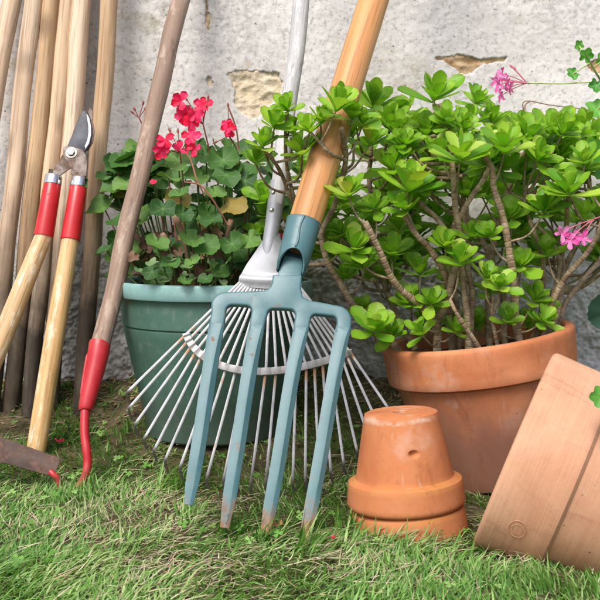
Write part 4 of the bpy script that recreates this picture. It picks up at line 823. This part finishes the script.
flower('flower', ivy, hubA, None, [(pt(x, y, -.18 + rf.uniform(-.008, .008)), (-1, -.4, rf.uniform(-.5, .3))) for x, y in ((503, 75), (500, 84), (508, 82), (501, 96), (497, 80), (510, 88))], PP, M['stalk_pink'], .0125, None, 0, rf, [pt(515, 69, -.17), pt(512, 67, -.17)])
MB().tube(spline([hubA, pt(560, 83.5, -.16), pt(592, 82, -.15)], 14), .0011, 7).build('flower_stalk', M['stalk_pale'], ivy)
hubB = pt(594, 219, -.43)
flower('flower', ivy, hubB, None, [(pt(x, y, -.44), (rf.uniform(-.6, .3), -1, -.2)) for x, y in ((562, 233), (574, 236), (583, 238), (570, 240))], PP, M['stalk_pink'], .012, [pt(606, 216, -.43), pt(600, 217, -.43), hubB], 0, rf)
MB().tube(spline([pt(524, 112, -.05), pt(523, 103, -.06), pt(530, 101, -.06), pt(550, 105, -.06), pt(590, 110, -.08), pt(630, 118, -.12)], 20), .0009, 6).build('dry_stalk', M['twig'], ivy)
MB().tube(spline([pt(530, 101, -.06), pt(525, 106, -.06), pt(525, 122, -.06)], 8), .0012, 6).build('dry_stalk', M['twig'], ivy)
c, s = at(609, 313, -.36); link('leaf', DL, ivy, basis(c, (-.2, -.2, 1), (-.35, -1, .1), 24 * s), 'smooth dark green round leaf'); MB().tube(spline([c, c + Vector((.06, .05, -.05)), Vector((.595, -.24, .1))], 8), .0014, 6).build('leaf_stalk', M['stalk'], ivy)
c, s = at(600, 397, -.72); MB().tube(spline([c, c + Vector((.05, .03, .05)), Vector((.45, -.5, .20)), Vector((.58, -.3, .16)), Vector((.602, -.21, .08))], 16), .0013, 6).build('leaf_stalk', M['stalk'], ivy)
link('leaf', IL[1], ivy, basis(c, (-1, -.2, .1), (-.2, -1, .3), 13.5 * s))

# ------------------------------------------------------------------ fallen bits on the grass
for (x, y, Y0, mt, r, lab, cat, nm) in ((60, 442, -.26, 'petal_red', .0075, 'fallen pink petal on the grass beside the loppers handle', 'petal', 'fallen_petal'), (332, 551, -.62, 'petal_red', .0045, 'tiny fallen pink petal on grass left of the nested pots', 'petal', 'fallen_petal'),
                                      (277, 537, -.57, 'orange_leaf', .0075, 'curled dry orange leaf lying beside the fork tine tips', 'leaf', 'fallen_leaf')):
    c, s = at(x, y, Y0); c.z = max(c.z, float(ground_z(c.x, c.y)) + .012); mb = MB()
    for k in range(2):
        a0 = k * 1.9 + x
        def fn(u, v): q = (v - .5) * 2; return c + Vector((math.cos(a0) * u - math.sin(a0) * q * .55 * math.sin(u * 2.6), math.sin(a0) * u * .7 + math.cos(a0) * q * .5 * math.sin(u * 2.6), .45 * q * q * u + .5 * u * u)) * r
        mb.grid(fn, 6, 4)
    tag(mb.build(nm, M[mt]), lab, cat)

# ------------------------------------------------------------------ grass, straw, clover
BLOCK = [(BC.x, BC.y, .092), (SC.x, SC.y, .066), (GC.x, GC.y, .10)]
def keep(x, y):
    k = np.ones(x.shape, bool)
    for bx, by, r in BLOCK: k &= np.hypot(x - bx, y - by) > r
    a = np.array(axl); rel = np.stack([x - lc.x, y - lc.y], -1); al = rel @ (a[:2] / np.hypot(*a[:2])); pe = rel @ np.array([-a[1], a[0]]) / np.hypot(*a[:2])
    k &= ~((al > .0) & (al < .26) & (np.abs(pe) < .045)); return k
def blades(N, xr, yr, Lr, wr, flat, palette, lift=0, seed=0, dens=None, nseg=4, hug=1.0):
    g = np.random.default_rng(seed); x = g.uniform(*xr, N); y = g.uniform(*yr, N); k = keep(x, y)
    if dens is not None: k &= g.random(N) < dens(x, y)
    x, y = x[k], y[k]; n = len(x); L = g.uniform(*Lr, n) * (1 + .5 * fbm(x, y, 8, 2, 3)); wd = g.uniform(*wr, n)
    az = 2.2 * math.pi * fbm(x, y, 4, 3, 5) + g.normal(0, .9, n); ln = np.clip(g.normal(flat, .22, n), .05, 1.45)
    z0 = ground_z(x, y) - .003 + lift * g.random(n); t = np.linspace(0, 1, nseg + 1); V = np.zeros((n, (nseg + 1) * 2, 3)); px = x.copy(); py = y.copy(); pz = z0.copy(); tw = g.normal(0, .5, n); bend = g.normal(0, .35, n)
    for i in range(nseg + 1):
        an = np.clip(ln * (.35 + 1.15 * t[i] ** 1.1), -.2, 1.75) if flat < 1.1 else np.clip(ln + bend * (t[i] - .3), -.2, 1.7); 
        if i: px = px + np.sin(an) * np.cos(az) * L / nseg; py = py + np.sin(an) * np.sin(az) * L / nseg; pz = np.maximum(pz + np.cos(an) * L / nseg * hug, z0 + .002)
        ww = wd * (1 - t[i] ** 2.2 * .94) * .5; sx = -np.sin(az + tw * t[i]) * ww; sy = np.cos(az + tw * t[i]) * ww
        V[:, 2 * i] = np.stack([px - sx, py - sy, pz], -1); V[:, 2 * i + 1] = np.stack([px + sx, py + sy, pz + ww * .5], -1)
    m = (nseg + 1) * 2; b = (np.arange(n) * m)[:, None, None]; q = np.array([(2 * i, 2 * i + 1, 2 * i + 3, 2 * i + 2) for i in range(nseg)])[None]; F = (b + q).reshape(-1, 4)
    pal = np.array(palette); ci = np.clip((g.random(n) + .28 * fbm(x, y, 9, 2, 6)), 0, .999) * (len(pal) - 1); i0 = ci.astype(int); fr = (ci - i0)[:, None]; c = pal[i0] * (1 - fr) + pal[np.minimum(i0 + 1, len(pal) - 1)] * fr
    c = c * g.uniform(.75, 1.2, n)[:, None]; C = np.concatenate([np.repeat(c[:, None], m, 1), np.ones((n, m, 1))], -1)
    return V.reshape(-1, 3), F, C.reshape(-1, 4)
GREEN = [(.08, .20, .035), (.13, .30, .05), (.19, .39, .08), (.28, .46, .13), (.42, .52, .22)]
STRAW = [(.32, .24, .14), (.48, .40, .26), (.62, .54, .39), (.38, .28, .16)]
patch = lambda x, y: np.clip(.95 + 1.3 * fbm(x, y, 6, 3, 4) - 1.1 * sstep(-.36, -.17, y), .02, 1)
bare = lambda x, y: np.clip(.13 + .25 * sstep(-.2, -.08, y) - 1.9 * fbm(x, y, 6, 3, 4) + .1 * sstep(-.4, -.2, y), .05, .8)
def tuft(px, py, Y, wpx, n, Lr, seed):
    c, s = at(px, py, Y); wv = wpx * s; return blades(n, (c.x - wv, c.x + wv), (Y - .018, Y + .012), Lr, (.0016, .0034), .55, GREEN, 0, seed, None, 5)
def multi(name, mat, sets):
    V = []; F = []; C = []; o = 0
    for v, f, c in sets: V.append(v); F.append(f + o); C.append(c); o += len(v)
    stuff(link(name, big_mesh(name, np.vstack(V), np.vstack(F), mat, True, None, np.vstack(C))))
multi('grass', M['grass'], [blades(74000, (-.52, .52), (-.98, -.03), (.008, .023), (.0012, .0028), .9, GREEN, 0, 1, patch), blades(5200, (-.52, .52), (-.98, -.05), (.018, .036), (.0016, .0032), .95, GREEN, 0, 2, patch),
                            blades(16000, (-1.5, -.52), (-1.5, -.03), (.02, .045), (.002, .0035), .75, GREEN, 0, 3, None, 3), blades(16000, (.52, 1.5), (-1.5, -.03), (.02, .045), (.002, .0035), .75, GREEN, 0, 4, None, 3), blades(12000, (-.52, .52), (-1.7, -.98), (.02, .045), (.0018, .0032), .8, GREEN, 0, 5, None, 3)]
      + [tuft(*t, 30 + i) for i, t in enumerate(((72, 480, -.425, 22, 90, (.02, .042)), (92, 478, -.40, 8, 30, (.02, .05)), (45, 478, -.42, 16, 40, (.015, .03)), (190, 505, -.49, 12, 40, (.02, .04)), (228, 528, -.56, 14, 45, (.02, .04)), (268, 535, -.59, 14, 45, (.02, .04)), (303, 545, -.61, 12, 40, (.02, .04)),
         (375, 540, -.615, 30, 34, (.015, .03)), (430, 540, -.615, 30, 30, (.015, .032)), (345, 520, -.56, 10, 40, (.02, .05)), (480, 550, -.70, 14, 36, (.015, .03)), (520, 560, -.725, 22, 60, (.02, .035)), (545, 560, -.74, 8, 34, (.03, .065)), (575, 570, -.74, 26, 60, (.02, .045)),
         (140, 415, -.22, 30, 60, (.02, .05)), (170, 462, -.37, 14, 40, (.03, .07)), (350, 455, -.40, 20, 50, (.02, .05)), (15, 430, -.24, 22, 40, (.02, .05)), (60, 425, -.2, 25, 40, (.02, .04))))])
multi('straw', M['straw'], [blades(24000, (-.52, .52), (-.98, -.02), (.008, .028), (.0005, .0014), 1.38, STRAW, .016, 6, bare, 3, .8), blades(9000, (-1.4, 1.4), (-1.4, -.02), (.02, .05), (.001, .002), 1.25, STRAW, .01, 7, None, 3, .5)])
# clover and broad weeds
def clover(N, seed):
    g = random.Random(seed); V = []; F = []; C = []
    for _ in range(N):
        x, y = g.uniform(-.5, .5), g.uniform(-.85, -.10)
        if not keep(np.array([x]), np.array([y]))[0] or float(fbm(x, y, 7, 2, 2)) < -.02: continue
        z = float(ground_z(x, y)) + g.uniform(.008, .02); r = g.uniform(.0035, .007); a0 = g.random() * 6; nz = Vector((g.uniform(-.4, .4), g.uniform(-.7, .1), 1)).normalized(); col = np.array(GREEN[g.choice((1, 2, 3))]) * g.uniform(.8, 1.3)
        for k in range(3):
            a = a0 + k * 2.094; y_ = Vector((math.cos(a), math.sin(a), 0)); m = basis(Vector((x, y, z)), y_ - nz * y_.dot(nz), nz, r); b = len(V)
            for q in ((0, 0, 0), (.35, .35, .08), (.48, .75, .14), (.25, 1.0, .1), (0, .92, .02), (-.25, 1.0, .1), (-.48, .75, .14), (-.35, .35, .08)): V.append(m @ Vector(q)); C.append((*col, 1))
            F += [(b, b + 1, b + 4, b + 7), (b + 1, b + 2, b + 3, b + 4), (b + 7, b + 4, b + 5, b + 6)]
    stuff(link('clover', big_mesh('clover', np.array([tuple(v) for v in V]), np.array(F), M['grass'], True, None, np.array(C))))
clover(300, 9)

def litter(N, seed):
    g = random.Random(seed); mb = MB()
    for _ in range(N):
        x, y = g.uniform(-.55, .6), -abs(g.gauss(0, .10)) - .02
        if not keep(np.array([x]), np.array([y]))[0]: continue
        z = float(ground_z(x, y)) + .003; a = g.random() * 6.28; L = g.uniform(.006, .03); d = Vector((math.cos(a), math.sin(a), g.uniform(-.1, .25))) * L
        if g.random() < .55: mb.tube([(x, y, z), Vector((x, y, z)) + d * .5 + Vector((0, 0, .002)), Vector((x, y, z)) + d], g.uniform(.0005, .0013), 5)
        else:
            r = g.uniform(.002, .006); n = len(mb.V); up = Vector((g.uniform(-.4, .4), g.uniform(-.6, .2), 1)).normalized(); m = basis(Vector((x, y, z + r * .4)), d, up, r)
            mb.add([m @ Vector(q) for q in ((-.8, -.5, 0), (.7, -.6, .3), (.9, .5, 0), (-.5, .7, .35), (0, 0, .7), (0, 0, -.5))], [(0, 1, 4), (1, 2, 4), (2, 3, 4), (3, 0, 4), (1, 0, 5), (2, 1, 5), (3, 2, 5), (0, 3, 5)])
    stuff(mb.build('debris', M['litter'], None, False))
litter(900, 4)
